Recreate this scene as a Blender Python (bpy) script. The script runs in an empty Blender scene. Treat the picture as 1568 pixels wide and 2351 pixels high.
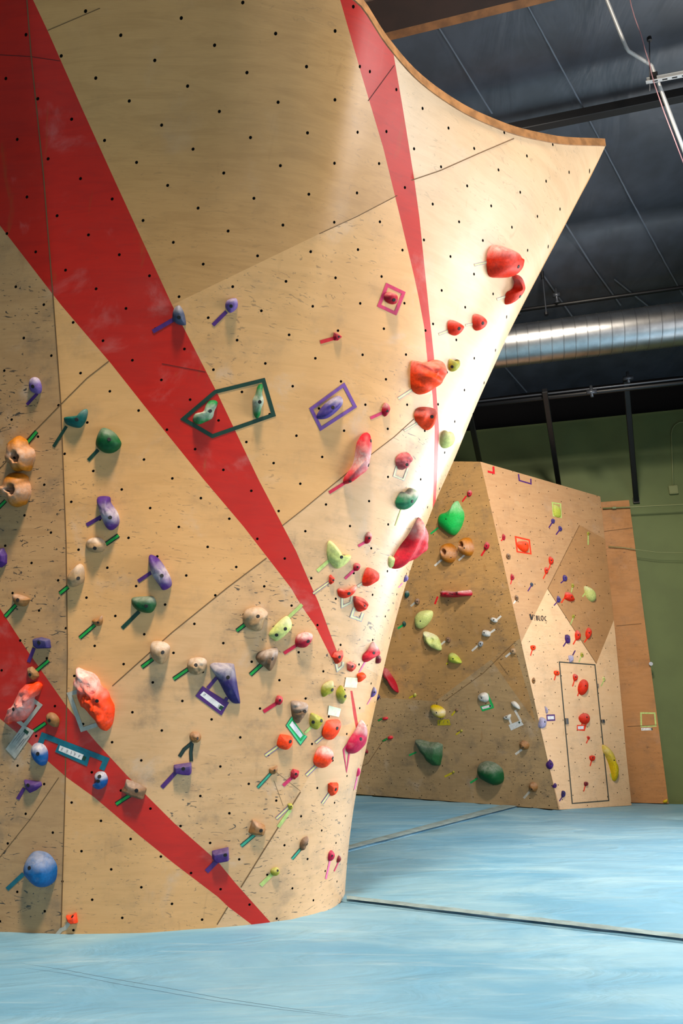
import bpy, bmesh, math, random
from mathutils import Vector, Matrix, noise
from mathutils.bvhtree import BVHTree

# ---------------------------------------------------------------- camera
sc = bpy.context.scene
COL = sc.collection
FPX, CX, CY = 1567.0, 784.0, 1175.5
PITCH = math.atan(482.0 / FPX)
CP, SP = math.cos(PITCH), math.sin(PITCH)
EYE = Vector((0, 0, 1.17))
cam_d = bpy.data.cameras.new('camera')
cam = bpy.data.objects.new('camera', cam_d)
COL.objects.link(cam)
cam.location = EYE
cam.rotation_euler = (math.pi / 2 + PITCH, 0, 0)
cam_d.sensor_fit = 'VERTICAL'
cam_d.sensor_height = 36.0
cam_d.sensor_width = 24.0
cam_d.lens = 36.0 * FPX / 2351.0
cam_d.clip_start = 0.05
cam_d.clip_end = 100
sc.camera = cam

# ---------------------------------------------------------------- light
sc.view_settings.view_transform = 'Standard'
sc.view_settings.look = 'None'
sc.view_settings.gamma = 1.0
sc.view_settings.exposure = 0.0
sc.view_settings.use_curve_mapping = False
sc.cycles.max_bounces = 6
sc.cycles.use_denoising = True

w = bpy.data.worlds.new('world')
sc.world = w
w.use_nodes = True
w.node_tree.nodes['Background'].inputs[0].default_value = (0.80, 0.88, 1.0, 1)
w.node_tree.nodes['Background'].inputs[1].default_value = 0.06


def area(name, loc, target, sx, sy, power, color, spread=180):
    d = bpy.data.lights.new(name, 'AREA')
    d.shape = 'RECTANGLE'
    d.size, d.size_y, d.energy, d.color = sx, sy, power, color
    d.spread = math.radians(spread)
    o = bpy.data.objects.new(name, d)
    COL.objects.link(o)
    o.location = loc
    o.rotation_euler = (Vector(target) - Vector(loc)).to_track_quat('-Z', 'Y').to_euler()
    return o


# daylight through the roll-up door on the right-hand side of the hall
area('daylight_door', (6.3, 6.0, 2.0), (0.6, 4.5, 2.3), 3.4, 3.4, 430, (0.98, 0.99, 1.0), 160)
# tall unseen area light, added to make the glare on the varnished wall
area('added_glare_strip', (5.2, 2.1, 2.3), (0.6, 3.9, 3.0), 1.6, 3.3, 145, (1.0, 0.97, 0.95), 150)
# windows behind the photographer
area('daylight_back_window', (2.5, -4.5, 2.2), (0.5, 5.0, 1.0), 5.0, 2.0, 60, (0.95, 0.97, 1.0))
# warm ceiling lamps of the hall
area('ceiling_lamp_near', (0.0, -0.35, 7.6), (-1.0, 4.3, 1.3), 0.8, 0.8, 620, (1.0, 0.84, 0.65), 150)
area('ceiling_lamp_far', (2.0, 4.4, 6.9), (1.2, 11.0, 1.2), 0.6, 0.6, 250, (1.0, 0.88, 0.72), 140)


# ---------------------------------------------------------------- geometry helpers
def ray(px, py):
    u = (px - CX) / FPX
    v = (CY - py) / FPX
    return Vector((u, CP - v * SP, SP + v * CP))       # depth 1 along the optical axis


def at(px, py, D):
    return EYE + ray(px, py) * D


def proj(p):
    q = p - EYE
    D = q.y * CP + q.z * SP
    up = q.z * CP - q.y * SP
    return CX + q.x / D * FPX, CY - up / D * FPX, D


def interp(tab, x):
    if x <= tab[0][0]:
        return tab[0][1]
    for (a, fa), (b, fb) in zip(tab, tab[1:]):
        if x <= b:
            return fa + (fb - fa) * (x - a) / (b - a)
    return tab[-1][1]


def spline(tab, x):
    """monotone-ish cubic through a table"""
    n = len(tab)
    if x <= tab[0][0]:
        return tab[0][1]
    if x >= tab[-1][0]:
        return tab[-1][1]
    for i in range(n - 1):
        if x <= tab[i + 1][0]:
            break

    def sl(k):
        if k <= 0:
            return (tab[1][1] - tab[0][1]) / (tab[1][0] - tab[0][0])
        if k >= n - 1:
            return (tab[-1][1] - tab[-2][1]) / (tab[-1][0] - tab[-2][0])
        a = (tab[k][1] - tab[k - 1][1]) / (tab[k][0] - tab[k - 1][0])
        b = (tab[k + 1][1] - tab[k][1]) / (tab[k + 1][0] - tab[k][0])
        return 0.0 if a * b <= 0 else 2 * a * b / (a + b)
    h = tab[i + 1][0] - tab[i][0]
    t = (x - tab[i][0]) / h
    m0, m1 = sl(i) * h, sl(i + 1) * h
    y0, y1 = tab[i][1], tab[i + 1][1]
    return (2 * t**3 - 3 * t**2 + 1) * y0 + (t**3 - 2 * t**2 + t) * m0 + (-2 * t**3 + 3 * t**2) * y1 + (t**3 - t**2) * m1


def inside(poly, x, y):
    c = False
    n = len(poly)
    j = n - 1
    for i in range(n):
        xi, yi = poly[i]
        xj, yj = poly[j]
        if (yi > y) != (yj > y) and x < (xj - xi) * (y - yi) / (yj - yi) + xi:
            c = not c
        j = i
    return c


def tag(o, label=None, cat=None, group=None, kind=None):
    if label:
        o['label'] = label
    if cat:
        o['category'] = cat
    if group:
        o['group'] = group
    if kind:
        o['kind'] = kind
    return o


def empty(name, loc=(0, 0, 0)):
    o = bpy.data.objects.new(name, None)
    o.empty_display_size = 0.05
    COL.objects.link(o)
    o.location = loc
    return o


def link_bm(name, bm, mats, parent=None, smooth=False, loc=None):
    me = bpy.data.meshes.new(name)
    bm.to_mesh(me)
    bm.free()
    if not isinstance(mats, (list, tuple)):
        mats = [mats]
    for m in mats:
        me.materials.append(m)
    if smooth:
        for p in me.polygons:
            p.use_smooth = True
    o = bpy.data.objects.new(name, me)
    COL.objects.link(o)
    if loc is not None:
        o.location = loc
    if parent:
        o.parent = parent
        o.matrix_parent_inverse = Matrix.Translation(parent.location).inverted() if loc is not None or True else Matrix()
    return o


def box_bm(bm, o, ax, ay, az, lo, hi):
    """box in frame o + ax,ay,az between corner coords lo and hi"""
    vs = []
    for k in (lo[2], hi[2]):
        for j in (lo[1], hi[1]):
            for i in (lo[0], hi[0]):
                vs.append(bm.verts.new(o + ax * i + ay * j + az * k))
    for f in ((0, 2, 3, 1), (4, 5, 7, 6), (0, 1, 5, 4), (2, 6, 7, 3), (0, 4, 6, 2), (1, 3, 7, 5)):
        bm.faces.new([vs[q] for q in f])


def tube_bm(bm, pts, r, seg=12, closed_ends=True):
    pts = [Vector(p) for p in pts]
    rings = []
    up = Vector((0.123, 0.31, 0.94)).normalized()
    for i, p in enumerate(pts):
        d = (pts[min(i + 1, len(pts) - 1)] - pts[max(i - 1, 0)]).normalized()
        s = d.cross(up).normalized()
        t = s.cross(d)
        rr = r[i] if isinstance(r, (list, tuple)) else r
        rings.append([bm.verts.new(p + (s * math.cos(a) + t * math.sin(a)) * rr)
                      for a in (2 * math.pi * k / seg for k in range(seg))])
    for a, b in zip(rings, rings[1:]):
        for k in range(seg):
            bm.faces.new((a[k], a[(k + 1) % seg], b[(k + 1) % seg], b[k]))
    if closed_ends:
        bm.faces.new(rings[0][::-1])
        bm.faces.new(rings[-1])


# ---------------------------------------------------------------- materials
def srgb(h):
    h = h.lstrip('#')
    out = []
    for i in (0, 2, 4):
        c = int(h[i:i + 2], 16) / 255
        out.append(c / 12.92 if c <= 0.04045 else ((c + 0.055) / 1.055) ** 2.4)
    return tuple(out) + (1,)


class NT:
    def __init__(self, name):
        self.m = bpy.data.materials.new(name)
        self.m.use_nodes = True
        self.t = self.m.node_tree
        self.b = self.t.nodes['Principled BSDF']

    def n(self, typ, **kw):
        nd = self.t.nodes.new(typ)
        for k, v in kw.items():
            if k in nd.inputs.keys() if isinstance(k, str) else False:
                nd.inputs[k].default_value = v
            else:
                setattr(nd, k, v)
        return nd

    def l(self, a, b):
        self.t.links.new(a, b)

    def noise(self, vec, scale, detail=4, rough=0.55, dist=0.0):
        nd = self.t.nodes.new('ShaderNodeTexNoise')
        nd.inputs['Scale'].default_value = scale
        nd.inputs['Detail'].default_value = detail
        nd.inputs['Roughness'].default_value = rough
        nd.inputs['Distortion'].default_value = dist
        if vec is not None:
            self.l(vec, nd.inputs['Vector'])
        return nd.outputs['Fac']

    def mapr(self, val, a, b, c=0.0, d=1.0, smooth=True):
        nd = self.t.nodes.new('ShaderNodeMapRange')
        nd.interpolation_type = 'SMOOTHSTEP' if smooth else 'LINEAR'
        self.l(val, nd.inputs['Value'])
        nd.inputs['From Min'].default_value = a
        nd.inputs['From Max'].default_value = b
        nd.inputs['To Min'].default_value = c
        nd.inputs['To Max'].default_value = d
        return nd.outputs['Result']

    def math(self, op, a, b=None):
        nd = self.t.nodes.new('ShaderNodeMath')
        nd.operation = op
        for i, v in enumerate((a, b)):
            if v is None:
                continue
            if isinstance(v, (int, float)):
                nd.inputs[i].default_value = v
            else:
                self.l(v, nd.inputs[i])
        return nd.outputs[0]

    def mix(self, fac, a, b, blend='MIX'):
        nd = self.t.nodes.new('ShaderNodeMix')
        nd.data_type = 'RGBA'
        nd.blend_type = blend
        for s, v in ((0, fac), (6, a), (7, b)):
            if isinstance(v, (int, float)):
                nd.inputs[s].default_value = v
            elif isinstance(v, tuple):
                nd.inputs[s].default_value = v
            else:
                self.l(v, nd.inputs[s])
        return nd.outputs[2]

    def mapping(self, vec, scale=(1, 1, 1), rot=0.0, loc=(0, 0, 0)):
        nd = self.t.nodes.new('ShaderNodeMapping')
        nd.inputs['Scale'].default_value = scale
        nd.inputs['Rotation'].default_value = (0, 0, rot)
        nd.inputs['Location'].default_value = loc
        self.l(vec, nd.inputs['Vector'])
        return nd.outputs['Vector']

    def bump(self, h, strength, dist=0.01):
        nd = self.t.nodes.new('ShaderNodeBump')
        nd.inputs['Strength'].default_value = strength
        nd.inputs['Distance'].default_value = dist
        self.l(h, nd.inputs['Height'])
        self.l(nd.outputs[0], self.b.inputs['Normal'])


def plain(name, col, rough=0.5, metal=0.0, spec=0.5, nscale=0, namp=0.15):
    t = NT(name)
    c = srgb(col) if isinstance(col, str) else col
    if nscale:
        tc = t.t.nodes.new('ShaderNodeTexCoord')
        f = t.noise(tc.outputs['Object'], nscale, 5)
        dk = tuple(x * (1 - namp * 2) for x in c[:3]) + (1,)
        t.l(t.mix(t.mapr(f, 0.35, 0.65), dk, c), t.b.inputs['Base Color'])
    else:
        t.b.inputs['Base Color'].default_value = c
    t.b.inputs['Roughness'].default_value = rough
    t.b.inputs['Metallic'].default_value = metal
    t.b.inputs['Specular IOR Level'].default_value = spec
    return t.m


def ply(name, col, dark, grain_rot=0.0, grime=0.5, chalk=0.25, rough=0.42, tnut=True, spec=0.7, coat=0.0, gcol='#3a332c'):
    """birch plywood in metres (UV 'sheet'), bolt holes from UV 'grid'"""
    t = NT(name)
    uv = t.t.nodes.new('ShaderNodeUVMap')
    uv.uv_map = 'sheet'
    g = t.mapping(uv.outputs[0], (1, 6, 1), grain_rot)
    fig = t.noise(g, 2.2, 7, 0.62, 1.6)
    fine = t.noise(t.mapping(uv.outputs[0], (3, 60, 1), grain_rot), 3.0, 3, 0.6, 0.3)
    blot = t.noise(uv.outputs[0], 1.3, 5, 0.6, 0.6)
    c = t.mix(t.mapr(fig, 0.30, 0.62, 0.62, 1.0), srgb(dark), srgb(col))
    c = t.mix(t.mapr(blot, 0.40, 0.75, 0, 0.35), c, srgb(dark))
    c = t.mix(t.mapr(fine, 0.3, 0.7, 0, 0.14), c, srgb(dark))
    # veneer figure streaks
    st = t.noise(t.mapping(uv.outputs[0], (9, 2.2, 1), grain_rot + 0.5), 1.1, 3, 0.5, 0.8)
    c = t.mix(t.mapr(st, 0.66, 0.80, 0, 0.35), c, srgb('#8a5a22'))
    # chalk smears
    ch = t.noise(t.mapping(uv.outputs[0], (1, 1, 1), 0.3, (5, 3, 0)), 2.6, 7, 0.62, 0.4)
    c = t.mix(t.mapr(ch, 0.56, 0.78, 0, chalk), c, srgb('#cfc8c2'))
    # rubber scuffs: short dark strokes and dirty clouds
    sc1 = t.noise(t.mapping(uv.outputs[0], (1.6, 5, 1), 0.35, (1, 9, 0)), 5.0, 2, 0.6, 3.0)
    zone = t.noise(t.mapping(uv.outputs[0], (1, 1, 1), 0, (8, 1, 0)), 1.1, 3, 0.5)
    sf = t.math('MULTIPLY', t.mapr(sc1, 0.635, 0.675), t.mapr(zone, 0.42, 0.56))
    c = t.mix(t.math('MULTIPLY', sf, grime), c, srgb(gcol))
    cl = t.noise(t.mapping(uv.outputs[0], (1, 1, 1), 0, (3, 7, 0)), 3.5, 6, 0.7)
    c = t.mix(t.mapr(cl, 0.47, 0.75, 0, 0.6 * grime), c, srgb('#5d564c'))
    if tnut:
        gu = t.t.nodes.new('ShaderNodeUVMap')
        gu.uv_map = 'grid'
        fr = t.t.nodes.new('ShaderNodeVectorMath')
        fr.operation = 'FRACTION'
        t.l(gu.outputs[0], fr.inputs[0])
        sb = t.t.nodes.new('ShaderNodeVectorMath')
        sb.operation = 'DISTANCE'
        t.l(fr.outputs[0], sb.inputs[0])
        sb.inputs[1].default_value = (0.5, 0.5, 0)
        d = sb.outputs['Value']
        hol = t.mapr(d, 0.034, 0.042, 1, 0)
        c = t.mix(hol, c, (0.004, 0.004, 0.004, 1))
        t.l(t.math('MULTIPLY', t.math('SUBTRACT', 1.0, hol), spec), t.b.inputs['Specular IOR Level'])
        t.l(t.math('MULTIPLY', t.math('SUBTRACT', 1.0, hol), coat), t.b.inputs['Coat Weight'])
    t.l(c, t.b.inputs['Base Color'])
    rn = t.mapr(blot, 0.3, 0.7, rough - 0.06, rough + 0.10)
    t.l(rn, t.b.inputs['Roughness'])
    if not tnut:
        t.b.inputs['Specular IOR Level'].default_value = spec
        t.b.inputs['Coat Weight'].default_value = coat
    t.b.inputs['Coat Roughness'].default_value = 0.36
    t.bump(fig, 0.04, 0.01)
    return t.m


M = {}
M['ply'] = ply('birch_plywood', '#e2ac6e', '#c69052', 0.35, 0.42, 0.34, 0.36, coat=0.5)
M['ply_low'] = ply('birch_plywood_scuffed', '#dcae7c', '#be8e5a', 0.8, 0.9, 0.4, 0.36, coat=0.3)
M['ply_left'] = ply('birch_plywood_worn_shaded', '#c69a6a', '#a1764a', 1.2, 0.95, 0.40, 0.45)  # worn sheet, also coloured darker because it turns away from the light
M['ply_pink'] = ply('birch_plywood_pale', '#e0b486', '#c49a68', 0.9, 0.8, 0.35, 0.36, coat=0.5)
M['ply_right'] = ply('birch_plywood_pale_clean', '#dcb88e', '#c29b6e', 0.2, 0.22, 0.25, 0.36, coat=0.5)  # paler, cleaner tone right of the middle stripe
M['ply_top'] = ply('birch_plywood_brown_shaded', '#ce995c', '#a8763c', 0.2, 0.15, 0.10, 0.38, coat=0.3)  # browner stained sheet, its colour darkened further for the overhang's shade
M['red'] = ply('red_painted_plywood', '#c81c06', '#a21205', 0.8, 0.10, 0.22, 0.42, spec=0.45, coat=0.2)
M['ply_far_left'] = ply('far_plywood_tan', '#b48c58', '#8e6e44', 1.0, 0.9, 0.15, 0.5, spec=0.4)
M['ply_far_grey'] = ply('far_plywood_dirty', '#ae926a', '#877050', 0.3, 1.0, 0.25, 0.55, spec=0.4)
M['ply_far_right'] = ply('far_plywood_peach', '#c29a72', '#ad8058', 0.7, 0.35, 0.15, 0.5, spec=0.4)
M['ply_far_dark'] = ply('far_plywood_brown', '#b68a5e', '#a0744a', 1.3, 0.4, 0.12, 0.5, spec=0.4)
M['ply_far_light'] = ply('far_plywood_light', '#e8c39b', '#d8ac80', 0.4, 0.35, 0.15, 0.5, spec=0.4)
M['ply_strip'] = ply('raw_plywood_strip', '#b5804f', '#96653a', 1.5, 0.5, 0.1, 0.6, tnut=False, spec=0.3)
M['rim'] = plain('plywood_edge', '#8f6740', 0.6, nscale=14, namp=0.2)
M['seam'] = plain('panel_gap', '#6e5030', 0.8)
M['seam_red'] = plain('painted_panel_gap', '#5c0e08', 0.7)
M['black'] = plain('black_steel', '#0b0c10', 0.45)
M['hole'] = plain('bolt_hole_black', '#0c0b0d', 0.7)
M['steel'] = plain('galvanised_steel', '#a9aaac', 0.33, 1.0, nscale=6, namp=0.1)
M['steel_dull'] = plain('dull_steel', '#50545c', 0.4, 0.6)
M['bright_pipe'] = plain('silver_conduit_metal', '#e2e4e6', 0.45, 0.35)
M['black_paint'] = plain('flat_black_paint', '#08080a', 0.95, spec=0.1)


def make_mat_blue():
    t = NT('blue_vinyl')
    tc = t.t.nodes.new('ShaderNodeTexCoord')
    n1 = t.noise(t.mapping(tc.outputs['Object'], (0.5, 1.3, 1), 0.35), 1.1, 6, 0.6, 0.8)
    n2 = t.noise(t.mapping(tc.outputs['Object'], (0.5, 5, 1), 0.25), 2.2, 6, 0.65, 0.6)
    n3 = t.noise(tc.outputs['Object'], 0.5, 3)
    c = t.mix(t.mapr(n3, 0.35, 0.65), srgb('#629dc0'), srgb('#78aac6'))
    c = t.mix(t.mapr(n1, 0.4, 0.7, 0, 0.7), c, srgb('#98bfd0'))
    c = t.mix(t.mapr(n2, 0.54, 0.74, 0, 0.38), c, srgb('#b0ccd8'))
    c = t.mix(t.mapr(n2, 0.42, 0.30, 0, 0.25), c, srgb('#5f92b4'))
    t.l(c, t.b.inputs['Base Color'])
    t.l(t.mapr(n1, 0.3, 0.7, 0.48, 0.62), t.b.inputs['Roughness'])
    t.b.inputs['Specular IOR Level'].default_value = 0.35
    wr = t.noise(t.mapping(tc.outputs['Object'], (0.8, 2.0, 1), -0.3), 1.8, 5, 0.55, 1.0)
    t.bump(wr, 0.42, 0.06)
    return t.m


M['mat'] = make_mat_blue()
M['mat_strip'] = plain('grey_blue_cover_strip', '#8fa9b0', 0.6, nscale=9)
M['mat_edge'] = plain('mat_seam_dark', '#14202c', 0.8)


def make_ceiling():
    t = NT('dark_insulation_vinyl')
    tc = t.t.nodes.new('ShaderNodeTexCoord')
    n = t.noise(t.mapping(tc.outputs['Object'], (1.4, 0.5, 1), -0.5), 1.0, 4, 0.5, 1.0)
    n2 = t.noise(tc.outputs['Object'], 3, 4)
    t.l(t.mix(t.mapr(n2, 0.3, 0.7), srgb('#33373f'), srgb('#3d424c')), t.b.inputs['Base Color'])
    t.b.inputs['Roughness'].default_value = 0.42
    t.b.inputs['Specular IOR Level'].default_value = 0.5
    t.bump(n, 0.22, 0.10)
    return t.m


M['ceiling'] = make_ceiling()
M['green_wall'] = plain('olive_green_paint', '#5f6d3f', 0.65, nscale=1.6, namp=0.06)
M['green_pipe'] = plain('olive_painted_metal', '#7a8255', 0.45)
M['timber'] = plain('timber', '#8a5a30', 0.7, nscale=7, namp=0.2)
M['timber_shaded'] = plain('shaded_timber', '#2a170d', 0.8, nscale=5)  # same timber with the shade put into its colour
# ---------------------------------------------------------------- main climbing wall surface
SIL = [(-700, 1600), (-100, 1500), (335, 1390), (400, 1356), (470, 1320), (640, 1230), (760, 1170), (810, 1148), (920, 1098), (1050, 1045),
       (1150, 1000), (1290, 948), (1410, 912), (1530, 882), (1620, 862), (1720, 840), (1830, 816),
       (1948, 800), (2050, 792), (2400, 780)]
LX = -250.0
YB = [(-0.3, 4.58), (0, 4.50), (.5, 4.35), (1, 4.20), (1.5, 4.04), (2, 3.87), (2.5, 3.68), (3, 3.44), (3.5, 3.14), (4, 2.77), (4.5, 2.28)]
YS = [(-0.3, 5.58), (0, 5.47), (.75, 5.15), (1.54, 4.86), (2.61, 4.43), (3.24, 4.18), (4.02, 3.94), (4.5, 3.79), (4.88, 3.67)]
BB = [(0, 0), (.45, 0), (.53, .005), (.67, .09), (.816, .21), (.912, .39), (.969, .62), (.995, .86), (1, 1)]
BT = [(0, 0), (.5, .0), (.6, .035), (.671, .108), (.7195, .259), (.762, .385), (.823, .54), (.884, .676), (.945, .824), (1, 1)]
RZ = [(0, 4.50), (.5, 4.50), (.671, 4.51), (.7195, 4.484), (.762, 4.47), (.823, 4.49), (.884, 4.54), (.945, 4.657), (1, 4.88)]
CREASE = [(-300, 40), (0, 62), (130, 72), (400, 100), (680, 122), (930, 140), (1250, 152), (1500, 155), (1800, 150), (2145, 140), (2400, 136)]


def wall_point(f, v):
    rz = spline(RZ, f)
    z = v * rz
    zn = v * 4.50
    yb = spline(YB, zn)
    ys = spline(YS, v * 4.88)
    wv = max(0.0, min(1.0, v)) ** 2.4
    b = spline(BB, f) * (1 - wv) + spline(BT, f) * wv
    Y = yb + (ys - yb) * b
    # image row of this point, then how far across it lies
    for _ in range(2):
        D = Y * CP + (z - EYE.z) * SP
        up = (z - EYE.z) * CP - Y * SP
        py = CY - up / D * FPX
        # the silhouette of this height
        Ds = ys * CP + (z - EYE.z) * SP
        pys = CY - ((z - EYE.z) * CP - ys * SP) / Ds * FPX
        sil = spline(SIL, pys)
        px = LX + f * (sil - LX)
        cr = spline(CREASE, py)
        if px < cr:
            Y = yb + (ys - yb) * b + 0.0004 * (cr - px)
    D = Y * CP + (z - EYE.z) * SP
    return Vector(((px - CX) / FPX * D, Y, z))


NU, NV = 100, 96
VB = -0.004


def build_main_wall():
    P = []
    for j in range(NV + 1):
        v = VB + (1 - VB) * j / NV
        P.append([wall_point(1 - (1 - i / NU) ** 1.0, v) for i in range(NU + 1)])
    # smooth a little in the vertical direction
    for it in range(2):
        Q = [r[:] for r in P]
        for j in range(1, NV):
            for i in range(NU + 1):
                Q[j][i] = P[j][i] * 0.5 + (P[j - 1][i] + P[j + 1][i]) * 0.25
        P = Q
    # metric sheet coordinates
    U = [[0.0] * (NU + 1) for _ in range(NV + 1)]
    V = [[0.0] * (NU + 1) for _ in range(NV + 1)]
    i0 = int(NU * 0.35)
    for j in range(NV + 1):
        for i in range(i0 + 1, NU + 1):
            U[j][i] = U[j][i - 1] + (P[j][i] - P[j][i - 1]).length
        for i in range(i0 - 1, -1, -1):
            U[j][i] = U[j][i + 1] - (P[j][i] - P[j][i + 1]).length
        if j:
            for i in range(NU + 1):
                V[j][i] = V[j - 1][i] + (P[j][i] - P[j - 1][i]).length
    return P, U, V


WP, WU, WV = build_main_wall()


def bvh_of(P):
    vs, fs = [], []
    n = len(P[0])
    for r in P:
        vs += [tuple(p) for p in r]
    for j in range(len(P) - 1):
        for i in range(n - 1):
            a = j * n + i
            fs.append((a, a + 1, a + n + 1, a + n))
    return BVHTree.FromPolygons(vs, fs)


def hit(bvh, px, py):
    d = ray(px, py).normalized()
    loc, nrm, idx, dist = bvh.ray_cast(EYE, d)
    if loc is None:
        return None
    if nrm.dot(d) > 0:
        nrm = -nrm
    return loc, nrm


BV = {'W': bvh_of(WP)}


def cut(bm, poly, closed=True, margin=6, skip=None):
    n = len(poly)
    for k in range(n if closed else n - 1):
        a, b = poly[k], poly[(k + 1) % n]
        no = ray(*a).cross(ray(*b)).normalized()
        x0, x1 = min(a[0], b[0]) - margin, max(a[0], b[0]) + margin
        y0, y1 = min(a[1], b[1]) - margin, max(a[1], b[1]) + margin
        cache = {}
        sel = []
        for v in bm.verts:
            cache[v] = proj(v.co)
        for f in bm.faces:
            if skip and f[skip]:
                continue
            xs = [cache[v][0] for v in f.verts]
            ys = [cache[v][1] for v in f.verts]
            if max(xs) >= x0 and min(xs) <= x1 and max(ys) >= y0 and min(ys) <= y1:
                sel.append(f)
        if not sel:
            continue
        geom = set(sel)
        for f in sel:
            geom.update(f.edges)
            geom.update(f.verts)
        bmesh.ops.bisect_plane(bm, geom=list(geom), plane_co=EYE, plane_no=no, dist=1e-5)


def paint(bm, poly, mi, skip=None, only=None):
    for f in bm.faces:
        if skip and f[skip]:
            continue
        if only is not None and f.material_index not in only:
            continue
        x, y, D = proj(f.calc_center_median())
        if inside(poly, x, y):
            f.material_index = mi


STRIPE1 = [(-420, -110), (-80, 420), (0, 518), (140, 700), (255, 835), (330, 930), (467, 1100), (560, 1210), (668, 1350), (692, 1391), (725, 1439),
           (760, 1509), (776, 1518), (773, 1495), (730, 1380), (719, 1356), (680, 1266), (593, 1100), (500, 905), (446, 800), (395, 700),
           (265, 418), (191, 255), (110, 72), (76, 0), (-20, -210), (-90, -420), (-400, -700)]
STRIPE1B = [(804, 1586), (811, 1640), (821, 1692), (825, 1682), (817, 1630), (809, 1586)]
STRIPE2 = [(760, -90), (781, 0), (831, 175), (880, 340), (919, 500), (950, 631), (961, 682), (974, 752), (981, 826), (993, 907), (998, 986),
           (995, 1120), (993, 1180), (999, 1180), (1003, 1100), (1008, 988), (1005, 945), (996, 816), (985, 714), (963, 500), (951, 412),
           (925, 250), (896, 80), (880, -90)]
STRIPE3 = [(-300, 1000), (-60, 1315), (0, 1397), (60, 1490), (153, 1622), (222, 1705), (293, 1782), (338, 1828), (400, 1890), (500, 1978), (540, 2027),
           (632, 2130), (590, 2132), (524, 2082), (500, 2059), (400, 1983), (322, 1920), (217, 1831), (153, 1785), (108, 1746), (67, 1706),
           (0, 1650), (-60, 1600), (-300, 1400)]
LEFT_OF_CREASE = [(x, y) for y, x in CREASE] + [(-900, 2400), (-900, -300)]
PINK_C = [(905, 1003), (985, 925), (975, 752), (961, 682), (919, 500), (880, 340), (831, 175), (781, 0), (760, -90), (1600, -90), (1600, 400), (1200, 1000), (1060, 1010), (985, 925)]
PINK_A = [(648, 1207), (905, 1003), (985, 925), (1060, 1010), (1250, 1000), (960, 1600), (778, 1500), (730, 1380), (680, 1266)]
PINK_B = [(484, 2150), (523, 2082), (553, 2037), (690, 1818), (760, 1690), (1000, 1690), (900, 2160)]
LOW_SHEET = [(100, 1700), (258, 1575), (395, 1452), (521, 1350), (612, 1281), (690, 1250), (790, 1500), (1000, 1500), (760, 1690), (690, 1818), (553, 2037), (523, 2082), (293, 1782)]
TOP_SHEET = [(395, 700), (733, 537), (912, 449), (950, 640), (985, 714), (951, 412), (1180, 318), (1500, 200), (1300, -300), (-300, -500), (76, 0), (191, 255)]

bm = bmesh.new()
uvl = bm.loops.layers.uv.new('sheet')
uvg = bm.loops.layers.uv.new('grid')
side = bm.faces.layers.int.new('side')
vid = {}
G = [[bm.verts.new(p) for p in r] for r in WP]


def lattice(U, V, ang, pitch, ou=0.0, ov=0.0):
    c, s = math.cos(ang), math.sin(ang)
    return ((U * c + V * s) / pitch + ou, (-U * s + V * c) / pitch + ov)


PITCH_M = 0.205


def set_uv(f, quads, ang):
    for lp, (a, b) in zip(f.loops, quads):
        lp[uvl].uv = (a, b)
        lp[uvg].uv = lattice(a, b, ang, PITCH_M)


for j in range(NV):
    for i in range(NU):
        f = bm.faces.new((G[j][i], G[j][i + 1], G[j + 1][i + 1], G[j + 1][i]))
        q = [(WU[y][x], WV[y][x]) for x, y in ((i, j), (i + 1, j), (i + 1, j + 1), (i, j + 1))]
        x, y, D = proj(f.calc_center_median())
        right2 = y < 1100 and x > interp([(0, 781), (175, 840), (340, 890), (500, 940), (631, 968), (752, 980), (1100, 1000)], y)
        set_uv(f, q, math.radians(-6 if right2 else -31))
# the wall turns the corner and runs back, away from the front
prev = [G[j][NU] for j in range(NV + 1)]
base = [WP[j][NU] for j in range(NV + 1)]
U0 = [WU[j][NU] for j in range(NV + 1)]
for step in (0.06, 0.2, 0.6, 1.6, 2.6):
    cur = [bm.verts.new(base[j] + Vector((-0.10 * step * step, step, 0))) for j in range(NV + 1)]
    for j in range(NV):
        f = bm.faces.new((prev[j], cur[j], cur[j + 1], prev[j + 1]))
        f[side] = 1
        set_uv(f, [(U0[j], WV[j][NU]), (U0[j] + step, WV[j][NU]), (U0[j] + step, WV[j + 1][NU]), (U0[j], WV[j + 1][NU])], -0.5)
    prev = cur
for poly in (STRIPE1, STRIPE2, STRIPE3, STRIPE1B, PINK_A, PINK_B):
    cut(bm, poly, skip=side)
cut(bm, [(x, y) for y, x in CREASE], closed=False, skip=side)
cut(bm, LOW_SHEET[1:5], closed=False, skip=side)
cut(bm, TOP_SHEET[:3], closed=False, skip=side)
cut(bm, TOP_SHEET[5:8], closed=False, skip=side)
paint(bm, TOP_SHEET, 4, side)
paint(bm, LOW_SHEET, 5, side)
paint(bm, PINK_A, 3, side)
paint(bm, PINK_B, 3, side)
paint(bm, PINK_C, 6, side)
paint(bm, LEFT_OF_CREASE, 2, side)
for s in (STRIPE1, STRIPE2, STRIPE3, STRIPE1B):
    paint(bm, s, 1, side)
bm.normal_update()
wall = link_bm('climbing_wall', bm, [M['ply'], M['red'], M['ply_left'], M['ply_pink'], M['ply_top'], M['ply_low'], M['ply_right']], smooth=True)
wall.data.set_sharp_from_angle(angle=math.radians(38))
tag(wall, 'big curved overhanging plywood climbing wall with red painted stripes', 'climbing wall')

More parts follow.
